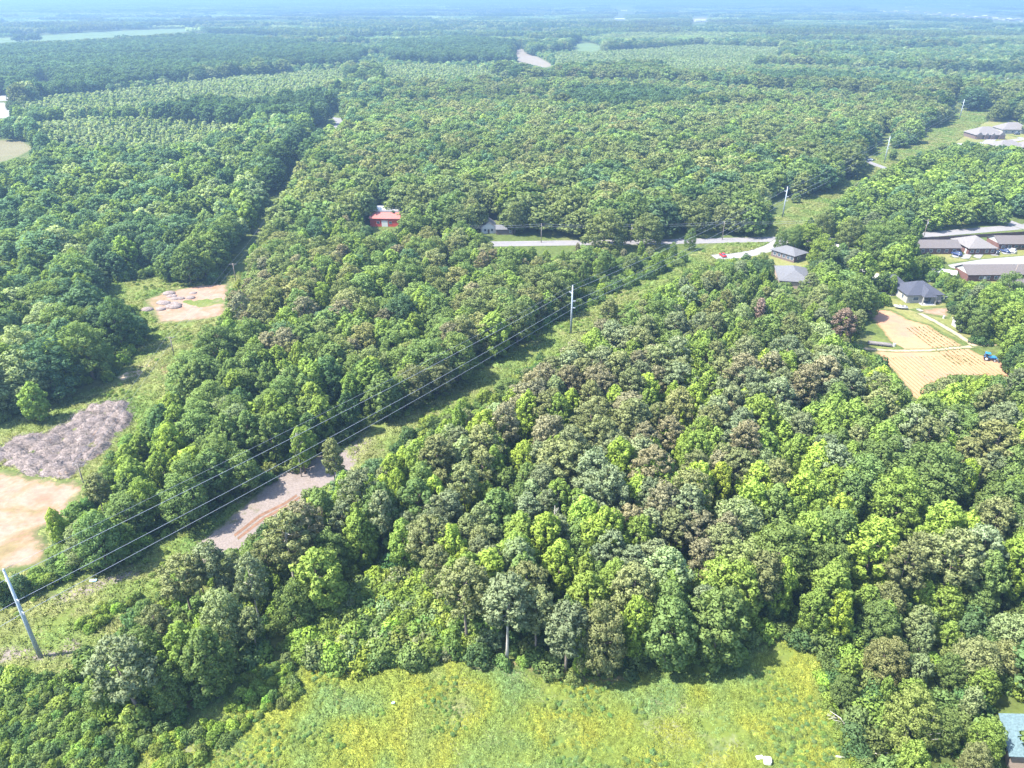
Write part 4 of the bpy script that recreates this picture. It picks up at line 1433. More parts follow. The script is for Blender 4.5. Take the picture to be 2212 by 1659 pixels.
def grass(name, polys, spacing, seed, cols, label, hs=1.0, img=True, skip=()):
    X, Y = poly_points(polys, spacing, seed, img)
    px, py, _ = proj(X, Y, 0.0)
    k = (px > -140) & (px < 2350) & (py < 1760)
    X, Y = X[k], Y[k]
    if skip:
        k = ~pip_any(X, Y, skip)
        X, Y = X[k], Y[k]
    g = np.random.default_rng(seed)
    n = len(X)
    f = np.clip((fbm(X, Y, 13.0, 5) - .2) * 1.7, 0, .999)
    f2 = fbm(X, Y, 5.0, 6)
    c = np.array(cols)
    q = f * (len(c) - 1)
    i = q.astype(int)
    T = c[i] * (1 - (q - i))[:, None] + c[np.minimum(i + 1, len(c) - 1)] * (q - i)[:, None]
    T = T * g.uniform(.75, 1.25, n)[:, None]
    s = (.7 + f2) * g.uniform(.7, 1.3, n) * min(1.0, spacing * 1.25)
    bare = (fbm(X, Y, 8.0, 66) > .66) & (g.uniform(0, 1, n) < .8)
    k = ~bare
    S = np.column_stack([s, s, s * hs * 1.2])[k]
    scatter(name, tsrc, np.column_stack([X, Y, np.full(n, .0)])[k], np.column_stack([g.normal(0, .1, n), g.normal(0, .1, n), g.uniform(0, 6.28, n)])[k], S, T[k], g.integers(0, 4, n)[k], label)
    print(name, int(k.sum()))


grass('meadow_grass', [POLY['meadow']], .5, 70, [(.12, .195, .075), (.15, .215, .07), (.185, .23, .05), (.235, .25, .045), (.18, .225, .06), (.24, .235, .11)], 'long yellow green grass of the meadow', .8)
grass('strip_grass', [POLY['strip'], POLY['clearing']], .95, 71, [(.12, .19, .055), (.15, .2, .06), (.2, .21, .085), (.14, .19, .055)], 'rough grass along the power line strip and the clearing', .8,
      skip=[[tuple(at(*q).xy) for q in POLY[n]] for n in ('sand_pad', 'sand_lot')] + ROADS + [GRAV])
print('ground cover', round(time.time() - T0, 1))
# ------------------------------------------------------------------ buildings
B_BRICK = plain('red_brick', (0.120, 0.060, 0.048), .9, .25, 2.0)
B_BROWN = plain('brown_brick', (0.112, 0.081, 0.073), .9, .25, 2.0)
B_TANB = plain('tan_brick', (0.3, 0.22, 0.15), .9, .2, 2.0)
W_WHITE = plain('white_siding', (0.413, 0.405, 0.390), .6, .06, 1.0)
W_STONE = plain('pale_stone', (0.280, 0.266, 0.238), .8, .15, 1.5)
W_BEIGE = plain('beige_siding', (0.294, 0.231, 0.196), .7, .08, 1.0)
R_SLATE = plain('slate_shingle', (0.042, 0.045, 0.060), .85, .25, 2.5)
R_GREY = plain('grey_shingle', (0.099, 0.099, 0.105), .9, .2, 2.0)
R_BROWN = plain('brown_shingle', (0.095, 0.083, 0.080), .9, .2, 2.0)
R_TAUPE = plain('taupe_shingle', (0.132, 0.121, 0.116), .9, .18, 2.0)
R_BLUE = plain('blue_green_shingle', (0.078, 0.120, 0.135), .9, .3, 3.0)
R_RED = plain('red_metal', (0.3, 0.1, 0.085), .5, .1, 1.0)
R_REDW = plain('bright_red_paint', (0.4, 0.05, 0.035), .6, .1, 1.0)
R_WHITE = plain('white_metal', (0.36, 0.36, 0.36), .45, .05, 1.0)
GLASS = plain('window_glass', (0.05, 0.065, 0.09), .12, .3, 1.0, 0, .6)
FRAMEW = plain('window_trim', (0.5, 0.5, 0.49), .6, .05)
DOORM = plain('dark_door', (0.09, 0.07, 0.07), .6, .15)


def frame_of(A, B, C):
    """corner A, along B, across toward C (photo points of the base): origin, direction angle, length, width"""
    a, b, c = at(*A), at(*B), at(*C)
    u = (b - a)
    L = u.length
    ang = math.atan2(u.y, u.x)
    v = c - a
    n = Vector((-math.sin(ang), math.cos(ang), 0))
    W = v.dot(n)
    return a, ang, L, W


def building(name, label, org, ang, L, W, h, roof='gable', rise=2.0, over=.45, wall=W_WHITE, roofm=R_GREY, gable=None, wins=(), doors=(), group=None, cat='house', along=True, vents=0):
    """local x runs along the front from the near left corner, y goes back"""
    e = empty(name, org, ang, label, cat, group)
    MB().box((L / 2, W / 2, h / 2), (L, W, h)).build('wall', wall, e)
    o = over
    th = .14
    x0, x1, y0, y1, z0 = -o, L + o, -o, W + o, h
    mb = MB()
    if roof == 'hip':
        s = min(L, W) / 2 + o
        if L >= W:
            r0, r1 = (x0 + s, W / 2, z0 + rise), (x1 - s, W / 2, z0 + rise)
        else:
            r0, r1 = (L / 2, y0 + s, z0 + rise), (L / 2, y1 - s, z0 + rise)
        b = [(x0, y0, z0), (x1, y0, z0), (x1, y1, z0), (x0, y1, z0)]
        up = [(p[0], p[1], p[2] + th) for p in b]
        pts = b + up + [(r0[0], r0[1], r0[2] + th), (r1[0], r1[1], r1[2] + th)]
        base = [(3, 2, 1, 0), (0, 1, 5, 4), (1, 2, 6, 5), (2, 3, 7, 6), (3, 0, 4, 7)]
        if L >= W:
            top = [(4, 5, 9, 8), (5, 6, 9), (6, 7, 8, 9), (7, 4, 8)]
        else:
            top = [(4, 5, 8), (5, 6, 9, 8), (6, 7, 9), (7, 4, 8, 9)]
        mb.poly(pts, base + top)
        rf = mb.build('roof', roofm, e)
    else:
        if along:   # ridge along x
            prof = [(y0, z0 - .1), (W / 2, z0 + rise), (y1, z0 - .1)]
            pts = [(x, p[0], p[1] + k) for x in (x0, x1) for k in (0, th) for p in prof]
        else:
            prof = [(x0, z0 - .1), (L / 2, z0 + rise), (x1, z0 - .1)]
            pts = [(p[0], y, p[1] + k) for y in (y0, y1) for k in (0, th) for p in prof]
        f = [(0, 1, 7, 6), (1, 2, 8, 7), (3, 9, 10, 4), (4, 10, 11, 5), (0, 3, 4, 1), (1, 4, 5, 2), (6, 7, 10, 9), (7, 8, 11, 10), (0, 6, 9, 3), (2, 5, 11, 8)]
        mb.poly(pts, f)
        rf = mb.build('roof', roofm, e)
        g = MB()
        rr = rise - .12
        if along:
            for x in (0.0, L - .12):
                g.poly([(x, 0, h), (x, W, h), (x, W / 2, h + rr), (x + .12, 0, h), (x + .12, W, h), (x + .12, W / 2, h + rr)], [(0, 1, 2), (3, 5, 4), (0, 3, 4, 1), (1, 4, 5, 2), (2, 5, 3, 0)])
        else:
            for y in (0.0, W - .12):
                g.poly([(0, y, h), (L, y, h), (L / 2, y, h + rr), (0, y + .12, h), (L, y + .12, h), (L / 2, y + .12, h + rr)], [(0, 1, 2), (3, 5, 4), (0, 3, 4, 1), (1, 4, 5, 2), (2, 5, 3, 0)])
        g.build('gable', gable or wall, e)
    for k in range(vents):
        MB().box((L * (k + .7) / (vents + .4), W * .62, h + rise * .8), (.5, .4, .35)).build('roof_vent', R_GREY, rf)
    for (side, p, z, w, hh) in wins:
        fr, pa = MB(), MB()
        if side in 'fb':
            y = -.03 if side == 'f' else W + .03
            s = -1 if side == 'f' else 1
            fr.box((p, y, z), (w + .2, .08, hh + .2))
            pa.box((p, y + s * .045, z), (w, .03, hh))
        else:
            x = -.03 if side == 'l' else L + .03
            s = -1 if side == 'l' else 1
            fr.box((x, p, z), (.08, w + .2, hh + .2))
            pa.box((x + s * .045, p, z), (.03, w, hh))
        f = fr.build('window', FRAMEW, e)
        pa.build('pane', GLASS, f)
    for (side, p, w, hh, m) in doors:
        if side in 'fb':
            MB().box((p, -.04 if side == 'f' else W + .04, hh / 2), (w, .08, hh)).build('door', m, e)
        else:
            MB().box((-.04 if side == 'l' else L + .04, p, hh / 2), (.08, w, hh)).build('door', m, e)
    return e


# slate roofed house beside the tilled field
a, ang, L, W = frame_of((1957, 655), (2035, 656), (1929, 640))
W = 11.0
ang = R(2)
hs = building('slate_roofed_house', 'pale stone house with a steep slate blue hip roof and back porch', a, ang, L, W, 3.1, 'hip', 3.4, .55, W_STONE, R_SLATE,
              wins=[('f', 3.2, 1.7, 1.9, 1.2), ('f', 13.0, 1.9, .8, .9), ('f', 14.4, 1.9, .8, .9), ('f', 10.9, 1.9, .7, .9), ('l', 3, 1.7, 1, 1.3), ('l', 7, 1.7, 1, 1.3)], doors=[('f', 7.6, 2.4, 2.2, GLASS)])
mb = MB().poly([(4.6, -2.4, 3.12), (9.8, -2.4, 3.12), (7.2, -2.4, 3.4), (4.6, 2, 3.12), (9.8, 2, 3.12), (7.2, 4.4, 5.9), (7.2, -.2, 5.2)], [(0, 1, 6), (0, 6, 5, 3), (1, 4, 5, 6), (0, 3, 4, 1), (3, 5, 4)])
mb.build('porch_roof', R_SLATE, hs)
for x in (4.9, 9.5):
    MB().box((x, -2.0, 1.55), (.4, .4, 3.1)).build('porch_post', W_STONE, hs)
MB().box((7.2, -1.2, .06), (5.2, 2.6, .12)).build('porch_floor', W_WHITE, hs)
mb = MB().poly([(-4, 8, 3.12), (5, 8, 3.12), (5, 17, 3.12), (-4, 17, 3.12), (.5, 12.5, 6.9)], [(0, 1, 4), (1, 2, 4), (2, 3, 4), (3, 0, 4), (3, 2, 1, 0)])
mb.build('wing_roof', R_SLATE, hs)
MB().box((.5, 13.4, 1.55), (8, 4.8, 3.08)).build('wing_wall', B_BRICK, hs)
for x, y in ((8.6, 7.2), (11.3, 7.4)):
    MB().box((x, y, 5.75), (.5, .5, .4)).build('roof_vent', R_SLATE, hs)
MB().box((11.9, -.6, .5), (1, .9, 1.0)).build('air_conditioner', R_GREY, hs)

# brown brick house by the junction
a, ang, L, W = frame_of((1665, 553), (1714, 568), (1690, 540))
W = 8.5
building('brick_house', 'low brown brick house with a grey hip roof under two shade trees', a, ang, L, W, 2.9, 'hip', 2.0, .6, B_BROWN, R_GREY,
         wins=[('f', L * q, 1.6, 1.3, 1.1) for q in (.15, .35, .55, .75, .9)] + [('r', 3, 1.6, 1.2, 1.1)], doors=[('r', 6, 1, 2.1, DOORM)])
# grey hip roof
p = at(1682, 622)
building('hip_roof_house', 'house with a wide pale grey hip roof half buried in trees', p, R(-12), 11.5, 17, 3.0, 'hip', 2.6, .5, W_BEIGE, R_GREY, wins=[('f', 3, 1.6, 1.3, 1.2), ('f', 8, 1.6, 1.3, 1.2), ('l', 6, 1.6, 1.3, 1.2)])
# apartment rows
p = at(1982, 549)
p2 = at(2066, 549)
building('brick_row_house', 'long brick row house partly behind the tree at the cross fence end', p, R(0), (p2 - p).length + 1, 9, 2.8, 'gable', 2.2, .5, B_BRICK, R_BROWN, W_WHITE,
         wins=[('f', 2 + 3.4 * k, 1.5, 1.3, 1.1) for k in range(5)], doors=[('f', 3.6 + 6.8 * k, .95, 2, DOORM) for k in range(2)])
p = at(2090, 550)
p2 = at(2143, 547)
building('brick_row_house', 'brick building with the pointed taupe roof between two rows', p, R(1), (p2 - p).length, 13.5, 2.8, 'hip', 3.4, .6, B_BRICK, R_TAUPE,
         wins=[('f', 1.6, 1.5, 1.2, 1.1), ('f', 4, 1.5, 1.2, 1.1), ('f', 8, 1.5, 1.2, 1.1), ('f', 10.5, 1.5, 1.2, 1.1)], doors=[('f', 6, .95, 2, DOORM), ('l', 2, .95, 2, FRAMEW)])
p = at(2155, 540)
building('brick_row_house', 'long brick row with a white gable end next to the white car', p, R(0), 26, 9.5, 2.8, 'gable', 2.3, .5, B_BRICK, R_BROWN, W_WHITE,
         wins=[('f', 2 + 2.9 * k, 1.5, 1.3, 1.1) for k in range(8)], doors=[('f', 3.5 + 5.8 * k, .95, 2, DOORM) for k in range(4)])
p = at(2088, 608)
building('brick_row_house', 'lower brick row with dark roof vents and a white gable', p, R(1), 34, 9.5, 2.8, 'gable', 2.5, .5, B_BRICK, R_BROWN, W_WHITE,
         wins=[('f', 5.2 + 3.0 * k, 1.5, 1.2, 1.2) for k in range(8)], doors=[('f', 6.8 + 6 * k, .95, 2, FRAMEW) for k in range(4)], vents=4)
p = at(2190, 640)
building('brick_row_house', 'dull roofed brick row cut by the picture edge below the lamp', p, R(2), 22, 10, 2.8, 'gable', 2.2, .5, B_BRICK, R_BROWN, W_WHITE, wins=[('f', 2 + 3 * k, 1.5, 1.2, 1.2) for k in range(5)])
# fence behind the rows
fe = empty('board_fence', at(1988, 521), 0, 'long dark brown board fence along the main road verge', 'fence')
FM = plain('fence_boards', (0.1, 0.06, 0.06), .9, .3, 3)
f0, f1 = at(1988, 521), at(2235, 506)
n = 26
pm = MB().box((1.05, 0, .85), (2.05, .06, 1.6)).mesh('panel')
pm.materials.append(FM)
qm = MB().box((0, 0, .95), (.12, .12, 1.9)).mesh('post')
qm.materials.append(FM)
dl = (f1 - f0) / n
for k in range(n):
    o = link('panel', pm, fe)
    o.location = dl * k
    o.rotation_euler = (0, 0, math.atan2(dl.y, dl.x))
    o.scale = (dl.length / 2.1, 1, 1)
    o = link('post', qm, fe)
    o.location = dl * k
# barn group by the road
p = at(800, 489)
building('red_barn', 'red barn with a white metal ridge beyond the oak crowns', p, R(-3), 14.5, 12, 4.0, 'gable', 2.6, .4, R_REDW, R_RED, wins=[('f', 4, 2, 1.2, 1.0), ('f', 10, 2, 1.2, 1.0)], doors=[('f', 7.2, 3, 3, FRAMEW)], cat='barn')
rc = MB().poly([(-.5, 4.2, 6.15), (15, 4.2, 6.15), (15, 12.6, 5.2), (-.5, 12.6, 5.2), (-.5, 4.2, 6.95), (15, 4.2, 6.95), (15, 12.6, 6.9), (-.5, 12.6, 6.9)], [(3, 2, 1, 0), (4, 5, 6, 7), (0, 1, 5, 4), (1, 2, 6, 5), (2, 3, 7, 6), (3, 0, 4, 7)]).build('ridge_roof', R_WHITE, bpy.data.objects['red_barn'])
p = at(1040, 505)
building('white_house', 'small white gabled house between the road oaks', p, R(6), 7, 9, 3.0, 'gable', 2.4, .4, W_WHITE, R_TAUPE, along=False, wins=[('f', 1.8, 1.7, 1, 1.2), ('f', 5.0, 1.7, 1, 1.2)], doors=[('f', 3.4, .9, 2, DOORM)])
p = at(1072, 507)
building('brown_shed', 'low brown shed with a grey roof in the oak shade', p, R(1), 8, 6, 2.5, 'gable', 1.3, .3, B_BROWN, R_GREY, doors=[('f', 4, 2.2, 2, DOORM)], wins=[('f', 6.6, 1.5, .8, .8)], cat='shed')
p = at(942, 500)
building('beige_house', 'beige house wall glimpsed between oak crowns by the road', p, R(0), 6, 7, 3.4, 'gable', 1.8, .3, W_BEIGE, R_TAUPE, wins=[('f', 1.6, 1.7, 1, 1.2), ('f', 4.2, 1.7, 1, 1.2)])
p = at(718, 474)
building('white_cottage', 'white cottage end peeping over the wood by the lane', p, R(4), 6, 7, 3.0, 'gable', 2, .3, W_WHITE, R_BROWN, along=False, wins=[('f', 3, 1.7, 1, 1.2)])
# houses beyond the pole strip
SUB = 'new brick houses at the end of the strip'
p = at(2106, 301)
h1 = building('suburban_house', 'sprawling taupe roofed brick house with four small front gables', p, R(0), 23, 17, 3.2, 'hip', 5.0, .6, B_BROWN, R_TAUPE, wins=[('f', 4 + 5 * k, 1.6, 1.4, 1.3) for k in range(4)], group=SUB)
for k, x in enumerate((2.6, 8.2, 13.2, 20)):
    w = 2.6 if k in (0, 3) else 1.8
    MB().poly([(x - w, -.9, 3.1), (x + w, -.9, 3.1), (x, -.9, 3.1 + w * .95), (x - w, 5, 3.1), (x + w, 5, 3.1), (x, 5, 3.1 + w * .95)], [(0, 1, 2), (0, 2, 5, 3), (1, 4, 5, 2), (3, 5, 4), (0, 3, 4, 1)]).build('gable_roof', R_TAUPE, h1)
    MB().box((x, -.45, 1.55), (w * 1.7, .9, 3.1)).build('bay', B_BROWN, h1)
p = at(2164, 289)
building('suburban_house', 'pale grey roofed house behind the sprawling one with a car outside', p, R(-2), 22, 15, 3.2, 'hip', 4.6, .6, W_STONE, R_TAUPE, wins=[('f', 3 + 5 * k, 1.6, 1.4, 1.3) for k in range(4)], group=SUB, doors=[('f', 13, 4.5, 2.4, FRAMEW)])
p = at(2155, 327)
building('suburban_house', 'grey roofed house nearest the trees below the new houses', p, R(1), 19, 13, 3.0, 'hip', 3.8, .6, B_BROWN, R_TAUPE, wins=[('f', 3 + 5 * k, 1.6, 1.4, 1.3) for k in range(3)], group=SUB)
p = at(2206, 328)
building('suburban_house', 'house roof at the picture edge below the new houses', p, R(1), 17, 12, 3.0, 'hip', 3.6, .6, B_BROWN, R_TAUPE, wins=[('f', 3, 1.6, 1.4, 1.3)], group=SUB)
p = at(1976, 288)
building('suburban_house', 'brown house with a white curved drive beside the oak wood', p, R(-3), 8, 13, 3.0, 'gable', 3.6, .5, B_BROWN, R_TAUPE, along=False, wins=[('f', 2.2, 1.6, 1.3, 1.3), ('f', 5.6, 1.6, 1.3, 1.3)], group=SUB)
# blue roofed house nearest the camera
eb, ea = at(2157, 1541, 2.9), at(2180, 1634, 2.9)
dv = (eb - ea).normalized()
ang = math.atan2(dv.y, dv.x) - math.pi / 2
ln = (eb - ea).length
rt = Vector((dv.y, -dv.x, 0))
p = ea + rt * .6 + dv * .6
building('blue_roofed_house', 'house with a weathered blue green shingle roof at the corner of the meadow wood', (p.x, p.y, 0), ang, 12, ln - 1.2, 2.9, 'gable', 2.6, .6, W_BEIGE, R_BLUE, gable=W_WHITE, along=False, wins=[('l', 2.4, 1.6, 1, 1.2), ('f', 4, 1.6, 1.2, 1.2), ('f', 9, 1.6, 1.2, 1.2)], doors=[('f', 6.5, .95, 2, DOORM)])
# shed by the big tree
a, ang, L, W = frame_of((2055, 702), (2078, 717), (2075, 697))
building('metal_shed', 'little white metal shed under the massive bright tree', a, ang, L, 4.2, 2.6, 'gable', 1.0, .25, R_WHITE, R_WHITE, doors=[('f', L * .6, 1.6, 2, R_GREY)], cat='shed')
a = at(2012, 596)
building('tin_shed', 'open tin shed with a rust edged pale roof before the brick rows', at(2006, 600), R(-28), 9, 5, 2.6, 'gable', .9, .3, R_GREY, R_WHITE, doors=[('f', 4.5, 3, 2.1, DOORM)], cat='shed')
# far buildings
FARB = [((1335, 25), 60, 30, 6, 'long white roofed warehouse at the hazy skyline'), ((1328, 44), 42, 22, 5, 'white roofed hall below the skyline warehouse'), ((1502, 47), 50, 24, 5, 'pale hall beside the bare far lot'), ((1958, 17), 60, 30, 6, 'white hall above the far row of houses'),
        ((78, 176), 34, 14, 4, 'white roofed building among the trees past the parking lot'), ((38, 217), 16, 12, 4, 'purplish roofed house by the upper parking lot')]
for q, L, W, h, lb in FARB:
    building('hall', lb, at(*q), R(-4), L, W, h, 'gable', 2.5, .6, W_WHITE if 'purpl' not in lb else B_BROWN, R_WHITE if 'purpl' not in lb else R_BROWN, wins=[('f', L * .3, 2.2, 3, 1.6), ('f', L * .7, 2.2, 3, 1.6)], doors=[('f', L * .5, 3, 3, DOORM)], cat='building')
house_ms = {}
for i in range(44):
    u = i / 43
    x = 1880 + 345 * u + rnd.uniform(-4, 4)
    y = (22 if u < .12 else 20 + 24 * (u - .1)) + rnd.uniform(-2.5, 3.5) + 4
    if .28 < u < .34:
        continue
    lbl = 'pale little house in the far row on the hazy plain'
    hm = i % 3
    if hm not in house_ms:
        house_ms[hm] = (MB().box((0, 0, 2.5), (24, 15, 5)).mesh('wall'), MB().poly([(-13, -9, 5), (13, -9, 5), (13, 9, 5), (-13, 9, 5), (-5, 0, 9), (5, 0, 9)], [(3, 2, 1, 0), (0, 1, 5, 4), (1, 2, 5), (2, 3, 4, 5), (3, 0, 4)]).mesh('roof'))
        house_ms[hm][0].materials.append((W_WHITE, W_BEIGE, W_STONE)[hm])
        house_ms[hm][1].materials.append((R_TAUPE, R_WHITE, R_TAUPE)[hm])
    e = empty('far_house', at(x, y), rnd.uniform(-.4, .4), lbl, 'house', 'far row of little pale houses')
    link('wall', house_ms[hm][0], e)
    link('roof', house_ms[hm][1], e)

# ------------------------------------------------------------------ power line
STEEL = plain('pole_steel', (0.3, 0.34, 0.38), .55, .12, 2, .2)
WOODP = plain('pole_wood', (0.2, 0.165, 0.14), .9, .2, 4)
CABLE = plain('cable', (0.2, 0.22, 0.26), .5, .05, 1)
INSUL = plain('insulator', (0.42, 0.4, 0.38), .4, .1)
bases = [at(88, 1420), at(1233, 720), at(1690, 470), at(1910, 352), at(2072, 258)]
prev = bases[0] * 2 - bases[1]
nxt = bases[-1] * 2 - bases[-2]
nxt2 = bases[-1] * 3 - bases[-2] * 2
line = [prev] + bases + [nxt, nxt2]
hts = [19.5, 19.6, 16.9, 15.5, 17.2, 17, 17, 17]
labels = [None, 'near steel pole standing on the strip by the meadow corner', 'middle steel pole on the strip beside the brownish wood', 'steel pole just beyond the main road', 'steel pole by the cross road at the end of the strip', 'farthest clear steel pole above the new houses', 'faint steel pole beyond the far trees', None]
ATT = []   # attachment points per pole
FR = [0.0, .15, .31, .45]
SIDE = [0, -1, 1, 1]
for i, (b, h) in enumerate(zip(line, hts)):
    d = (line[min(i + 1, len(line) - 1)] - line[max(i - 1, 0)]).normalized()
    n = Vector((d.y, -d.x, 0))
    pts = []
    for f, sd in zip(FR, SIDE):
        z = h * (1 - f)
        pts.append(b + n * sd * 1.15 + Vector((0, 0, z + (.25 if sd else .1))))
    ATT.append(pts)
    if labels[i] is None:
        continue
    e = empty('steel_pole', b, math.atan2(n.y, n.x), labels[i], 'power pole', 'steel poles of the power line')
    mb = MB()
    mb.tube([(0, 0, -.3), (0, 0, h * .5), (0, 0, h)], [.38, .3, .17], 10)
    mb.build('shaft', STEEL, e, True)
    MB().cyl((0, 0, h), (0, 0, h + .15), .2, .12, 8).build('cap', STEEL, e)
    for f, sd in zip(FR[1:], SIDE[1:]):
        z = h * (1 - f)
        ar = MB()
        ar.tube([(0, 0, z - .1), (sd * 1.0, 0, z + .15)], [.09, .07], 6)
        ar.tube([(0, 0, z - .7), (sd * .95, 0, z + .08)], [.05, .05], 5)
        a_ = ar.build('arm', STEEL, e)
        ins = MB()
        for q in range(3):
            ins.cyl((sd * 1.15, 0, z - .05 + q * .12), (sd * 1.15, 0, z + .03 + q * .12), .13, .09, 8)
        ins.build('insulator', INSUL, a_)
names = ['topmost shield wire thinner than the three conductors', 'conductor carried on the clearing side of the steel poles', 'upper conductor on the meadow side of the steel poles', 'lowest conductor on the meadow side of the steel poles']
for w in range(4):
    pts = []
    for i in range(len(line) - 1):
        a, b = ATT[i][w], ATT[i + 1][w]
        n = 18
        span = (b - a).length
        sag = span * span / 26000 * (.8 if w == 0 else 1.15)
        for k in range(n + (i == len(line) - 2)):
            u = k / n
            p = a.lerp(b, u)
            p.z -= 4 * sag * u * (1 - u)
            pts.append(p)
    tag(MB().tube(pts, .022 if w == 0 else .04, 5).build('power_cable', CABLE, None, True), names[w], 'cable', 'cables of the steel pole line')


def wood_pole(px, py, h, label, arm=True, rz=0.0, lamp=False, transformer=False, pos=None):
    b = pos or at(px, py)
    e = empty('wooden_pole', b, rz, label, 'utility pole', 'wooden utility poles')
    MB().tube([(0, 0, -.2), (0, 0, h)], [.17, .12], 8).build('shaft', WOODP, e, True)
    if arm:
        c = MB().box((0, .14, h - .5), (2.6, .12, .14)).build('crossarm', WOODP, e)
        for x in (-1.15, -.4, .4, 1.15):
            MB().cyl((x, .14, h - .43), (x, .14, h - .2), .06, .05, 6).build('insulator', INSUL, c)
    if transformer:
        MB().cyl((.35, 0, h - 2.2), (.35, 0, h - 1.2), .3, .3, 10).build('transformer', R_WHITE, e)
    if lamp:
        MB().tube([(0, 0, h - .5), (.8, -.4, h - .1), (1.5, -.7, h)], .05, 5).build('lamp_arm', STEEL, e)
        MB().box((1.7, -.8, h), (.6, .3, .16)).build('lamp_head', R_WHITE, e)
    return e


WL = []
for q, h, lb in (((185, 1057), 7.0, 'wooden pole at the corner of the sandy lot'), ((377, 771), 7.0, 'wooden pole with a crossarm on the clearing edge'), ((510, 608), 7.5, 'wooden pole with a crossarm beside the sand pad'), ((566, 540), 8.5, 'wooden pole half sunk in the trees along the lane'),
                 ((609, 462), 8.5, 'wooden pole in the dark gap of the lane')):
    b = at(*q)
    wood_pole(0, 0, h, lb, True, R(8), pos=b)
    WL.append((b, h))
for w, x in enumerate((-1.15, 1.15)):
    pts = []
    for (a, ha), (b, hb) in zip(WL, WL[1:]):
        for k in range(10):
            u = k / 10
            p = a.lerp(b, u) + Vector((x, 0, (ha * (1 - u) + hb * u) - .2 - 2.4 * u * (1 - u)))
            pts.append(p)
    pts.append(WL[-1][0] + Vector((x, 0, WL[-1][1] - .2)))
    tag(MB().tube(pts, .025, 4).build('lane_wire', CABLE), ('thin wire on the outer side of the lane poles', 'thin wire on the wood side of the lane poles')[w], 'cable', 'wires of the lane poles')
RL = []
for q, h, lb, tr in (((1169, 524), 8.8, 'weathered wooden pole on the road verge beside the great oak', False), ((1362, 524), 8.6, 'wooden pole with a transformer behind the slender verge tree', True)):
    wood_pole(*q, h, lb, False, 0, False, tr)
    RL.append((at(*q), h))
RL.append((at(1560, 518), 8.6))
wood_pole(1560, 518, 8.6, 'wooden pole at the road where the strip crosses', False)
for w, dz in enumerate((-.1, -1.0)):
    pts = []
    seq = [(at(985, 528), 8.8)] + RL + [(at(1760, 514), 8.6), (at(1998, 512), 8.0)]
    for (a, ha), (b, hb) in zip(seq, seq[1:]):
        for k in range(8):
            u = k / 8
            pts.append(a.lerp(b, u) + Vector((0, -.2, ha * (1 - u) + hb * u + dz - 2.0 * u * (1 - u))))
    tag(MB().tube(pts, .03, 4).build('road_wire', CABLE), ('upper wire strung along the main road', 'lower wire strung along the main road')[w], 'cable', 'wires along the main road')
wood_pole(1995, 513, 8.6, 'dark pole with a pale transformer at the end of the board fence', True, R(20), False, True)
wood_pole(2187, 607, 7.0, 'lamp pole in front of the lower brick row', False, R(200), True)
wood_pole(2152, 1284, 9.5, 'grey utility pole among bushy trees near the blue grey heap', False, R(30), True)


# ------------------------------------------------------------------ vehicles and small things
TYRE = plain('tyre_rubber', (0.02, 0.02, 0.022), .9, .1)
RIMM = plain('wheel_rim', (0.35, 0.35, 0.36), .4, .05, 1, .6)
wheel_m = MB().cyl((-.11, 0, 0), (.11, 0, 0), .33, .33, 14).mesh('tyre', True)
wheel_m.materials.append(TYRE)
rim_m = MB().cyl((-.125, 0, 0), (.125, 0, 0), .19, .19, 10).mesh('rim')
rim_m.materials.append(RIMM)


def loft(secs):
    """secs: list of (y, [(x, z) half profile from bottom to top])"""
    mb = MB()
    rings = []
    for y, pr in secs:
        full = [(-x, y, z) for x, z in pr] + [(x, y, z) for x, z in pr[::-1]]
        rings.append([mb.bm.verts.new(p) for p in full])
    for a, b in zip(rings, rings[1:]):
        for k in range(len(a)):
            mb.bm.faces.new((a[k], a[(k + 1) % len(a)], b[(k + 1) % len(a)], b[k]))
    mb.bm.faces.new(rings[0][::-1])
    mb.bm.faces.new(rings[-1])
    return mb


def car(px, py, rz, col, label, suv=False, cat='car', pos=None):
    p = pos or at(px, py)
    e = empty('parked_car', (p.x, p.y, .1), rz, label, cat, 'parked cars')
    m = plain('paint_%s' % col[1], col[0], .3, .04, 1, .2, .5)
    H = .25 if suv else 0
    b = loft([(-2.2, [(.6, .35), (.78, .5), (.7, .75 + H * .5)]), (-2.1, [(.78, .25), (.88, .5), (.8, .88 + H)]), (-1.2, [(.82, .22), (.9, .55), (.84, .95 + H)]), (1.0, [(.82, .22), (.9, .55), (.84, .93 + H)]), (2.05, [(.78, .25), (.86, .5), (.76, .72 + H)]), (2.2, [(.6, .35), (.74, .5), (.62, .62 + H)])])
    b.build('body', m, e, True)
    yb = -2.0 if suv else -1.5
    c = loft([(yb, [(.72, .9 + H), (.66, 1.0 + H)]), (yb + .45, [(.78, .92 + H), (.58, 1.42 + H)]), (.35, [(.78, .92 + H), (.58, 1.44 + H)]), (1.15, [(.76, .9 + H), (.68, .96 + H)])])
    cb = c.build('cabin', GLASS, e, True)
    MB().box((0, (yb + .45 + .35) / 2, 1.45 + H), (1.16, (.35 - yb - .45) * .96, .05)).build('roof_panel', m, cb)
    for x in (-.8, .8):
        for y in (-1.35, 1.4):
            w = link('wheel', wheel_m, e)
            w.location = (x, y, .33)
            r = link('rim', rim_m, w)
    for x in (-.55, .55):
        MB().box((x, 2.12, .62 + H * .6), (.3, .1, .14)).build('headlight', RIMM, e)
    return e


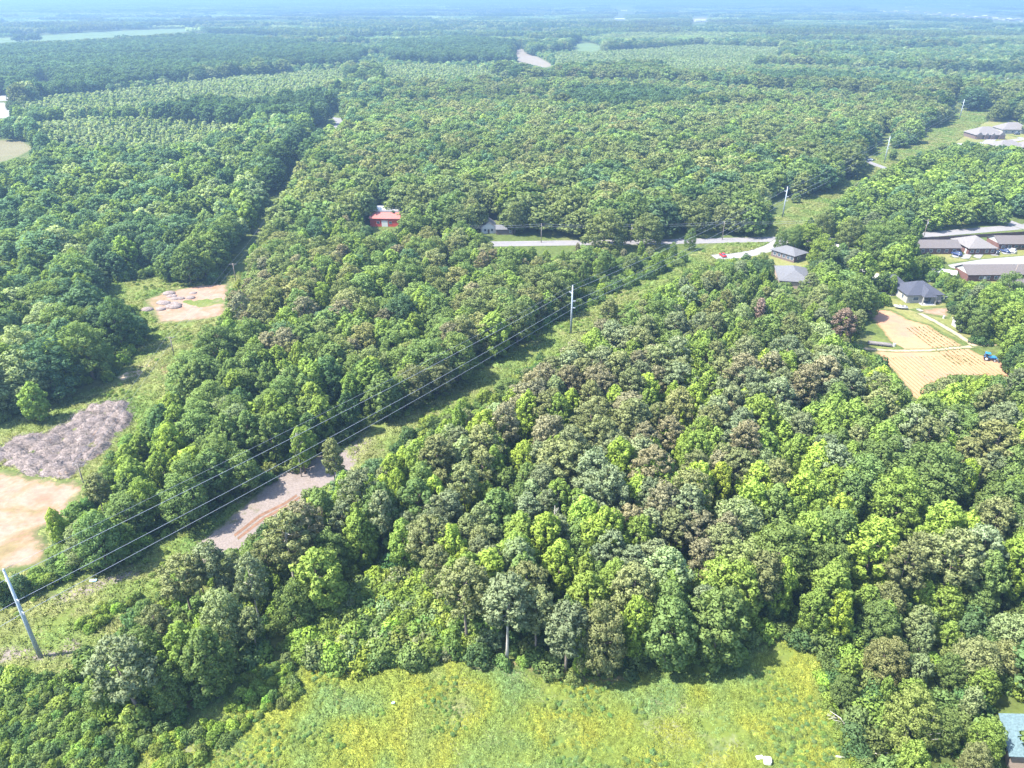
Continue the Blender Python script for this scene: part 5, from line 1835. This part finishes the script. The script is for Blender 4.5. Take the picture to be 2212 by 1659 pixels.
RED, DBLUE, DARK, WHT, SILV = ((.45, .015, .02), 'red'), ((.02, .035, .1), 'navy'), ((.025, .027, .035), 'dark'), ((.62, .62, .62), 'white'), ((.4, .41, .43), 'silver')
car(1561, 554, R(10), RED, 'bright red car parked on the gravel by the road verge')
car(2066, 552, R(30), DBLUE, 'navy car on the drive left of the pointed roof building', True)
car(2146, 548, R(35), DARK, 'dark car on the drive between pointed roof and white gable', True)
car(2170, 545, R(30), DBLUE, 'navy car next to the white one by the brick row')
car(2183, 545, R(32), WHT, 'white car with a dark windscreen by the brick row', True)
car(1912, 622, R(70), WHT, 'first white car along the drive to the slate roofed house', True)
car(1925, 629, R(75), WHT, 'white car nearest the slate roofed house', True)
car(1902, 615, R(60), SILV, 'silver car at the tree end of the parked row')
car(1640, 577, R(80), WHT, 'white car under trees beside the grey hip roof', True)
car(2196, 291, R(75), DARK, 'dark car outside the pale grey roofed new house', True)
car(1878, 347, R(60), WHT, 'white car beside the cross road')
# camper
p = at(1770, 541)
e = empty('camper_trailer', p, R(-25), 'white camper trailer under trees by the junction', 'camper')
loft([(-2.6, [(.9, .5), (1.1, 1.0), (1.05, 2.3), (.8, 2.55)]), (-2.3, [(1.1, .45), (1.15, 1.0), (1.12, 2.5), (.9, 2.8)]), (2.2, [(1.1, .45), (1.15, 1.0), (1.12, 2.5), (.9, 2.8)]), (2.7, [(.9, .7), (1.1, 1.1), (1.0, 2.0), (.8, 2.3)])]).build('body', R_WHITE, e)
MB().box((1.16, .3, 1.85), (.04, 1.2, .6)).build('window', GLASS, e)
MB().box((-1.16, .3, 1.85), (.04, 1.2, .6)).build('window', GLASS, e)
for x in (-1.05, 1.05):
    w = link('wheel', wheel_m, e)
    w.location = (x, -.3, .33)
# boat
p = at(1945, 667)
e = empty('small_boat', p, R(75), 'small white boat lying on grass before the slate roofed house', 'boat')
loft([(-2.2, [(.3, .35), (.85, .5), (.95, 1.0)]), (0, [(.25, .3), (.9, .45), (1.0, 1.05)]), (1.4, [(.15, .35), (.65, .55), (.8, 1.15)]), (2.5, [(.02, .8), (.05, 1.0), (.1, 1.3)])]).build('hull', R_WHITE, e, True)
MB().box((0, -.4, 1.08), (1.5, 2.6, .06)).build('deck', R_GREY, e)
for y in (-1.2, 0.2):
    MB().box((0, y, 1.2), (1.4, .35, .1)).build('seat', R_WHITE, e)
for x in (-.7, .7):
    w = link('wheel', wheel_m, e)
    w.location = (x, -.6, .3)
# long trailer of timber beside the field
p = at(1900, 746)
e = empty('flat_trailer', p, R(-17), 'long grey flat trailer stacked with weathered boards at the field corner', 'trailer')
MB().box((0, 0, .55), (7.2, 1.9, .16)).build('bed', R_GREY, e)
for x in (-.6, .6):
    for y in (-.85, .85):
        w = link('wheel', wheel_m, e)
        w.location = (x, y, .33)
        w.rotation_euler = (0, 0, math.pi / 2)
PL = plain('grey_boards', (.15, .135, .125), .9, .25, 2)
bm_ = MB().box((0, 0, 0), (6.4, .22, .12)).mesh('board')
bm_.materials.append(PL)
for k in range(14):
    o = link('board', bm_, e)
    o.location = (rnd.uniform(-.3, .3), -.75 + .25 * (k % 7), .7 + .13 * (k // 7))
    o.rotation_euler = (0, 0, rnd.uniform(-.03, .03))
p = at(1931, 748)
e = empty('water_tank', p, 0, 'small white tank on the grass by the flat trailer', 'tank')
MB().cyl((0, 0, 0), (0, 0, 1.0), .45, .45, 12).build('body', R_WHITE, e)
MB().cyl((0, 0, 1.0), (0, 0, 1.12), .2, .18, 10).build('lid', R_GREY, e)
# tractor
p = at(2135, 778)
e = empty('tractor', p, R(-118), 'blue farm tractor with a front loader at the edge of the tilled rows', 'tractor')
TB = plain('tractor_blue', (.02, .16, .42), .4, .08, 1, .1, .5)
MB().box((0, 1.0, 1.15), (.8, 1.9, .75), 0).build('hood', TB, e, bevel=.08)
MB().box((0, .1, .75), (.55, 3.2, .4)).build('chassis', DOORM, e)
cb = MB().box((0, -.6, 2.3), (1.35, 1.5, .12)).build('canopy', TB, e, bevel=.03)
for x in (-.6, .6):
    for y in (-1.2, 0.0):
        MB().cyl((x, y, 1.0), (x, y, 2.25), .05, .05, 6).build('canopy_post', DOORM, cb)
MB().box((0, -.7, 1.15), (.55, .5, .12)).box((0, -.95, 1.4), (.55, .1, .5)).build('seat', DOORM, e)
for x in (-.75, .75):
    MB().box((x, -.75, 1.35), (.4, 1.3, .1)).build('fender', TB, e)
    w = MB().cyl((x * 1.15 - .2, -.75, .75), (x * 1.15 + .2, -.75, .75), .75, .75, 16).build('rear_wheel', TYRE, e)
    MB().cyl((x * 1.15 - .22, -.75, .75), (x * 1.15 + .22, -.75, .75), .4, .4, 12).build('rim', R_WHITE, w)
    w = MB().cyl((x - .14, 1.55, .45), (x + .14, 1.55, .45), .45, .45, 14).build('front_wheel', TYRE, e)
    MB().cyl((x - .16, 1.55, .45), (x + .16, 1.55, .45), .24, .24, 10).build('rim', R_WHITE, w)
    MB().tube([(x * .8, .2, 1.3), (x * .8, 1.6, 1.5), (x * .8, 2.5, .7)], .08, 5).build('loader_arm', TB, e)
MB().poly([(-.95, 2.4, .25), (.95, 2.4, .25), (.95, 2.4, .95), (-.95, 2.4, .95), (-.95, 3.1, .2), (.95, 3.1, .2)], [(0, 1, 2, 3), (0, 4, 5, 1), (0, 3, 4), (1, 5, 2)]).build('bucket', R_GREY, e)
MB().cyl((.2, 1.5, 1.5), (.2, 1.5, 2.2), .05, .05, 6).build('exhaust', DOORM, e)
# implements and bits in the yard
for q, lb in (((1986, 672), 'pale harrow frame lying on the sandy yard'), ((2196, 743), 'grey metal frame beside the dirt trail near the tractor')):
    e = empty('harrow', at(*q), rnd.uniform(0, 3), lb, 'farm implement')
    f = MB()
    for k in range(4):
        f.box((0, -.6 + .4 * k, .45), (2.2, .08, .08))
    for x in (-1, 1):
        f.box((x, 0, .45), (.08, 1.4, .08))
    f.build('frame', R_WHITE, e)
    g_ = MB()
    for k in range(4):
        for j in range(6):
            g_.cyl((-1 + .4 * j, -.6 + .4 * k, 0), (-1 + .4 * j, -.6 + .4 * k, .45), .03, .03, 4)
    tag(g_.build('tines', R_GREY, e), kind='stuff')
e = empty('white_goat', at(2036, 689), R(40), 'white goat sized animal beside shrubs in the yard', 'animal') if False else None
e = empty('plastic_barrel', at(2038, 688), 0, 'white plastic barrel beside the yard shrub', 'barrel')
MB().cyl((0, 0, 0), (0, 0, .95), .34, .34, 12).build('drum', R_WHITE, e)
MB().cyl((0, 0, .95), (0, 0, 1.0), .36, .36, 12).build('rim', R_WHITE, e)
# white container and flat lid lying in the meadow
WP = plain('white_plastic', (0.5, 0.49, 0.47), .5, .06, 2)
p = at(1657, 1648)
e = empty('white_tank', p, R(80), 'white box shaped tank lying in the grass at the bottom of the meadow', 'tank')
MB().box((0, 0, .5), (1.0, 1.1, .95)).build('body', WP, e, bevel=.16)
MB().cyl((0, .1, .98), (0, .1, 1.06), .2, .2, 10).build('cap', WP, e)
p = at(1641, 1637)
e = empty('white_slab', p, R(10), 'flat white slab lying beside the white tank', 'slab')
MB().box((0, 0, .12), (1.1, .6, .16)).build('slab', WP, e, bevel=.05)
BP = plain('light_blue_plastic', (.3, .5, .62), .5, .1, 2)
tag(MB().box((0, 0, 0), (.5, .35, .14), .4).build('plastic_bag', BP, bevel=.05), 'scrap of light blue plastic in the middle of the meadow', 'litter').location = at(850, 1521) + Vector((0, 0, .35))
tag(MB().box((0, 0, 0), (1.3, .6, .1), .1).build('plastic_sheet', BP, bevel=.03), 'light blue panel lying on the strip below the cables', 'panel').location = at(202, 1256) + Vector((0, 0, .3))
# blue grey heap in the trees
e = empty('vine_heap', at(2112, 1352), 0, 'blue grey heap of dead brush among bushy trees', 'brush heap')
V, F, VN, sh = crown_mesh('shrub', 777)
TW = plain('blue_twigs', (.14, .2, .26), .9, .3, 2)
me = mesh_from_cards('heap', V * np.array([1.5, 1.2, .9]), F, VN, sh, TW)
link('dead_leaves', me, e)
tw = MB()
for k in range(50):
    a = rnd.uniform(0, 6.28)
    tw.tube([(0, 0, .2), (1.2 * math.cos(a), 1.2 * math.sin(a), 1.2), (2.4 * math.cos(a), 2.0 * math.sin(a), rnd.uniform(.5, 2.2))], [.06, .04, .015], 4)
tag(tw.build('twigs', PALEBARK, e), kind='stuff')

# ------------------------------------------------------------------ brush pile
PILE = [(-80, 985), (0, 972), (25, 948), (100, 938), (150, 905), (190, 878), (280, 868), (292, 890), (284, 915), (245, 962), (195, 1000), (150, 1036), (60, 1030), (30, 1010), (0, 1005), (-80, 1010)]
pw = [tuple(at(*q).xy) for q in PILE]
pile = empty('brush_pile', at(140, 955), 0, 'wide field of pinkish grey brush heaps on the clearing', 'brush pile')
po = Vector(pile.location)
t = NT('cut_brush')
pp = t.pos()
f1 = t.noise(.35, 5, .6, pp)
f2 = t.noise(3.5, 6, .75, pp)
c = t.ramp(f1, [(.3, (.19, .155, .135)), (.5, (.26, .215, .195)), (.62, (.21, .175, .165)), (.75, (.33, .22, .14))])
c = t.mix(1.0, c, t.ramp(f2, [(.32, (.35, .33, .33)), (.6, (1.2, 1.2, 1.2))]), 'MULTIPLY')
M_PILE = t.bsdf(c, .95, .05, 0, f2, .9, .5)
gx, gy = np.meshgrid(np.arange(min(q[0] for q in pw), max(q[0] for q in pw), .55), np.arange(min(q[1] for q in pw), max(q[1] for q in pw), .55))
sh_ = gx.shape
gx, gy = gx.ravel(), gy.ravel()
ed = seg_dist(gx, gy, pw)
ins = pip(gx, gy, pw)
g = np.random.default_rng(4)
cxs, cys = poly_points([PILE], 3.1, 12)
hh = np.zeros(len(gx))
for a_, b_ in zip(cxs, cys):
    r_ = g.uniform(1.6, 2.7)
    q = 1 - ((gx - a_) ** 2 + (gy - b_) ** 2) / r_ ** 2
    hh = np.maximum(hh, np.clip(q, 0, 1) ** .7 * g.uniform(.9, 1.9))
hh = hh + (fbm(gx, gy, 1.4, 44) - .5) * .7 + .05
z = np.where(ins, hh * np.clip(ed / 1.6, 0, 1), -.3)
V = np.column_stack([gx - po.x, gy - po.y, z])
w = sh_[1]
i = np.arange((sh_[0] - 1) * (w - 1))
q = (i // (w - 1)) * w + i % (w - 1)
F = np.column_stack([q, q + 1, q + w + 1, q + w])
F = F[ins[F].any(1)]
link('heaps', fast_mesh('heaps', V, F, 4), pile, M_PILE)
# loose sticks over the heaps
n = 9000
k = g.integers(0, len(gx), n)
k = k[ins[k]]
n = len(k)
C = np.column_stack([gx[k] - po.x, gy[k] - po.y, z[k]]) + g.normal(0, .15, (n, 3))
D = g.normal(size=(n, 3)) * np.array([1, 1, .35])
D /= np.linalg.norm(D, axis=1)[:, None]
S = np.cross(D, g.normal(size=(n, 3)))
S /= np.linalg.norm(S, axis=1)[:, None]
ln, wd = g.uniform(.5, 1.5, n)[:, None], g.uniform(.025, .07, n)[:, None]
U = np.cross(D, S)
V = np.stack([C - D * ln - S * wd, C - D * ln + S * wd, C - D * ln + U * wd, C + D * ln], 1).reshape(-1, 3)
b4 = np.arange(n)[:, None] * 4
F = np.concatenate([b4 + np.array([[0, 1, 3]]), b4 + np.array([[1, 2, 3]]), b4 + np.array([[2, 0, 3]])])
STK = plain('pale_sticks', (.21, .175, .155), .9, .3, .6)
tag(link('twigs', fast_mesh('twigs', V, F, 3, smooth=False), pile, STK), kind='stuff')
# spoil heaps at the sand pad
for q, lb in (((355, 662), 'grey brown spoil heap on the sand pad'), ((388, 640), 'low orange spoil bank along the sand pad')):
    p = at(*q)
    mb = MB()
    for j in range(9):
        mb.ball((rnd.uniform(-5, 5), rnd.uniform(-3.5, 3.5), .1), rnd.uniform(1.0, 2.0), 2, (1.3, 1, .55))
    o = mb.build('spoil_heap', M_PILE, None, True)
    o.location = p
    tag(o, lb, 'soil heap', 'spoil heaps on the sand pad')

# ------------------------------------------------------------------ crop rows
rows = []
u0, u1 = at(2040, 745), at(2010, 700)
d = Vector((at(2060, 740).x - at(2012, 706).x, at(2060, 740).y - at(2012, 706).y)).normalized()
rp = []
for base_, ln, cnt in (((2012, 706), 30, 7), ((2000, 765), 34, 16)):
    b = at(*base_).xy
    nn = Vector((d.y, -d.x))
    if cnt == 16:
        b = at(2070, 762).xy
    for k in range(cnt):
        s = b - Vector((nn.x, nn.y)) * (-1.5 * k)
        m = int(ln / .7)
        for j in range(m):
            q = s + d * (j * .7)
            if rnd.random() < (.7 if cnt == 7 else .06):
                rp.append((q.x + rnd.uniform(-.1, .1), q.y + rnd.uniform(-.1, .1)))
rp = np.array(rp)
px, py, _ = proj(rp[:, 0], rp[:, 1], 0.0)
k = pip_any(px, py, [POLY['field']])
rp = rp[k]
shrub_field('crop_rows', rp[:, 0], rp[:, 1], g0.uniform(.08, .14, len(rp)), tints([(.12, .19, .06), (.15, .2, .07)], len(rp), g0), 'rows of small green crop plants on the tilled soil', (.8, 1.2))
# ridges of tilled soil between the rows
rb = MB()
for (bx, ln, cnt, st) in (((2012, 706), 30, 7, 1.5), ((1985, 770), 40, 34, 1.3)):
    b = at(*bx).xy
    nn = Vector((d.y, -d.x))
    for k in range(-14 if cnt > 20 else 0, cnt - (14 if cnt > 20 else 0)):
        s = b + nn * (st * k)
        seg = []
        for j in range(int(ln / 2)):
            q = s + d * (j * 2.0)
            a_, b_, _ = proj(q.x, q.y, 0)
            if pip(np.array([a_]), np.array([b_]), POLY['field'])[0] and b_ > (760 if cnt > 20 else 700):
                seg.append(Vector((q.x, q.y, .0)))
        if len(seg) > 2:
            rb.tube(seg, .1, 5)
tag(rb.build('soil_ridges', M_crop, None, True), 'raised ridges of tilled soil in the field', None, None, 'stuff')

# ------------------------------------------------------------------ fallen and dead wood
DEADW = bark_mat('dead_wood', (.42, .39, .36))


def branch(name, px, py, ln, rz, label, up=.3, n=6, cat='branch'):
    mb = MB()
    pts = [(0, 0, .15), (ln * .3, .15, .25 + up * .3), (ln * .65, -.1, .35 + up), (ln, .2, .3 + up * 1.4)]
    mb.tube(pts, [.13, .1, .07, .03], 6)
    for k in range(n):
        t_ = rnd.uniform(.25, .95)
        b = Vector((ln * t_, 0, .3 + up * t_))
        a = rnd.choice((-1, 1)) * rnd.uniform(.5, 1.1)
        l2 = ln * rnd.uniform(.2, .4)
        e_ = b + Vector((math.cos(a) * l2, math.sin(a) * l2, rnd.uniform(.1, .7)))
        mb.tube([b, (b + e_) / 2 + Vector((0, 0, .12)), e_], [.06, .04, .015], 5)
    o = mb.build(name, DEADW, None, True)
    o.location = at(px, py)
    o.rotation_euler = (0, 0, rz)
    return tag(o, label, cat, 'dead branches on the ground')


branch('fallen_branch', 1805, 1635, 5, R(-20), 'bleached fallen branch at the meadow foot by the bushy trees')
branch('fallen_branch', 1850, 1590, 4.5, R(130), 'forked grey branch propped against the bushy trees', .8)
branch('fallen_branch', 1870, 1640, 4, R(20), 'short pale branch beside the bleached one', .2)
branch('fallen_branch', 1535, 1432, 6, R(170), 'arched pale branch at the foot of the wood edge', 1.2, 3)
branch('fallen_branch', 1350, 1432, 5, R(160), 'thin arched branch near the rounded khaki tree', 1.0, 3)


def snag(px, py, h, label):
    mb = MB()
    mb.tube([(0, 0, 0), (.1, 0, h * .5), (.25, .1, h)], [.16, .11, .03], 6)
    for k in range(14):
        z_ = h * rnd.uniform(.35, .97)
        a = rnd.uniform(0, 6.28)
        l2 = (h - z_) * .35 + .5
        mb.tube([(.1, 0, z_), (l2 * .6 * math.cos(a), l2 * .6 * math.sin(a), z_ + l2 * .4), (l2 * math.cos(a), l2 * math.sin(a), z_ + l2)], [.05, .03, .012], 4)
    o = mb.build('dead_tree', DEADW, None, True)
    x, y = crown_at(px, py, h, .75)
    o.location = (x, y, 0)
    tag(o, label, 'dead tree', 'bare grey snags')


snag(835, 1085, 13, 'bare grey snag beside the narrow lime column')
snag(1195, 1120, 12.5, 'bare pale snag in front of the brownish pines')
snag(1420, 1230, 12, 'leafless snag among olive pines above the meadow')
snag(640, 960, 12, 'tangled bare tree above the cables near the brush pile')
snag(2010, 1560, 8, 'silvery bare tree beside the pale limbed tree')
print('objects', round(time.time() - T0, 1))
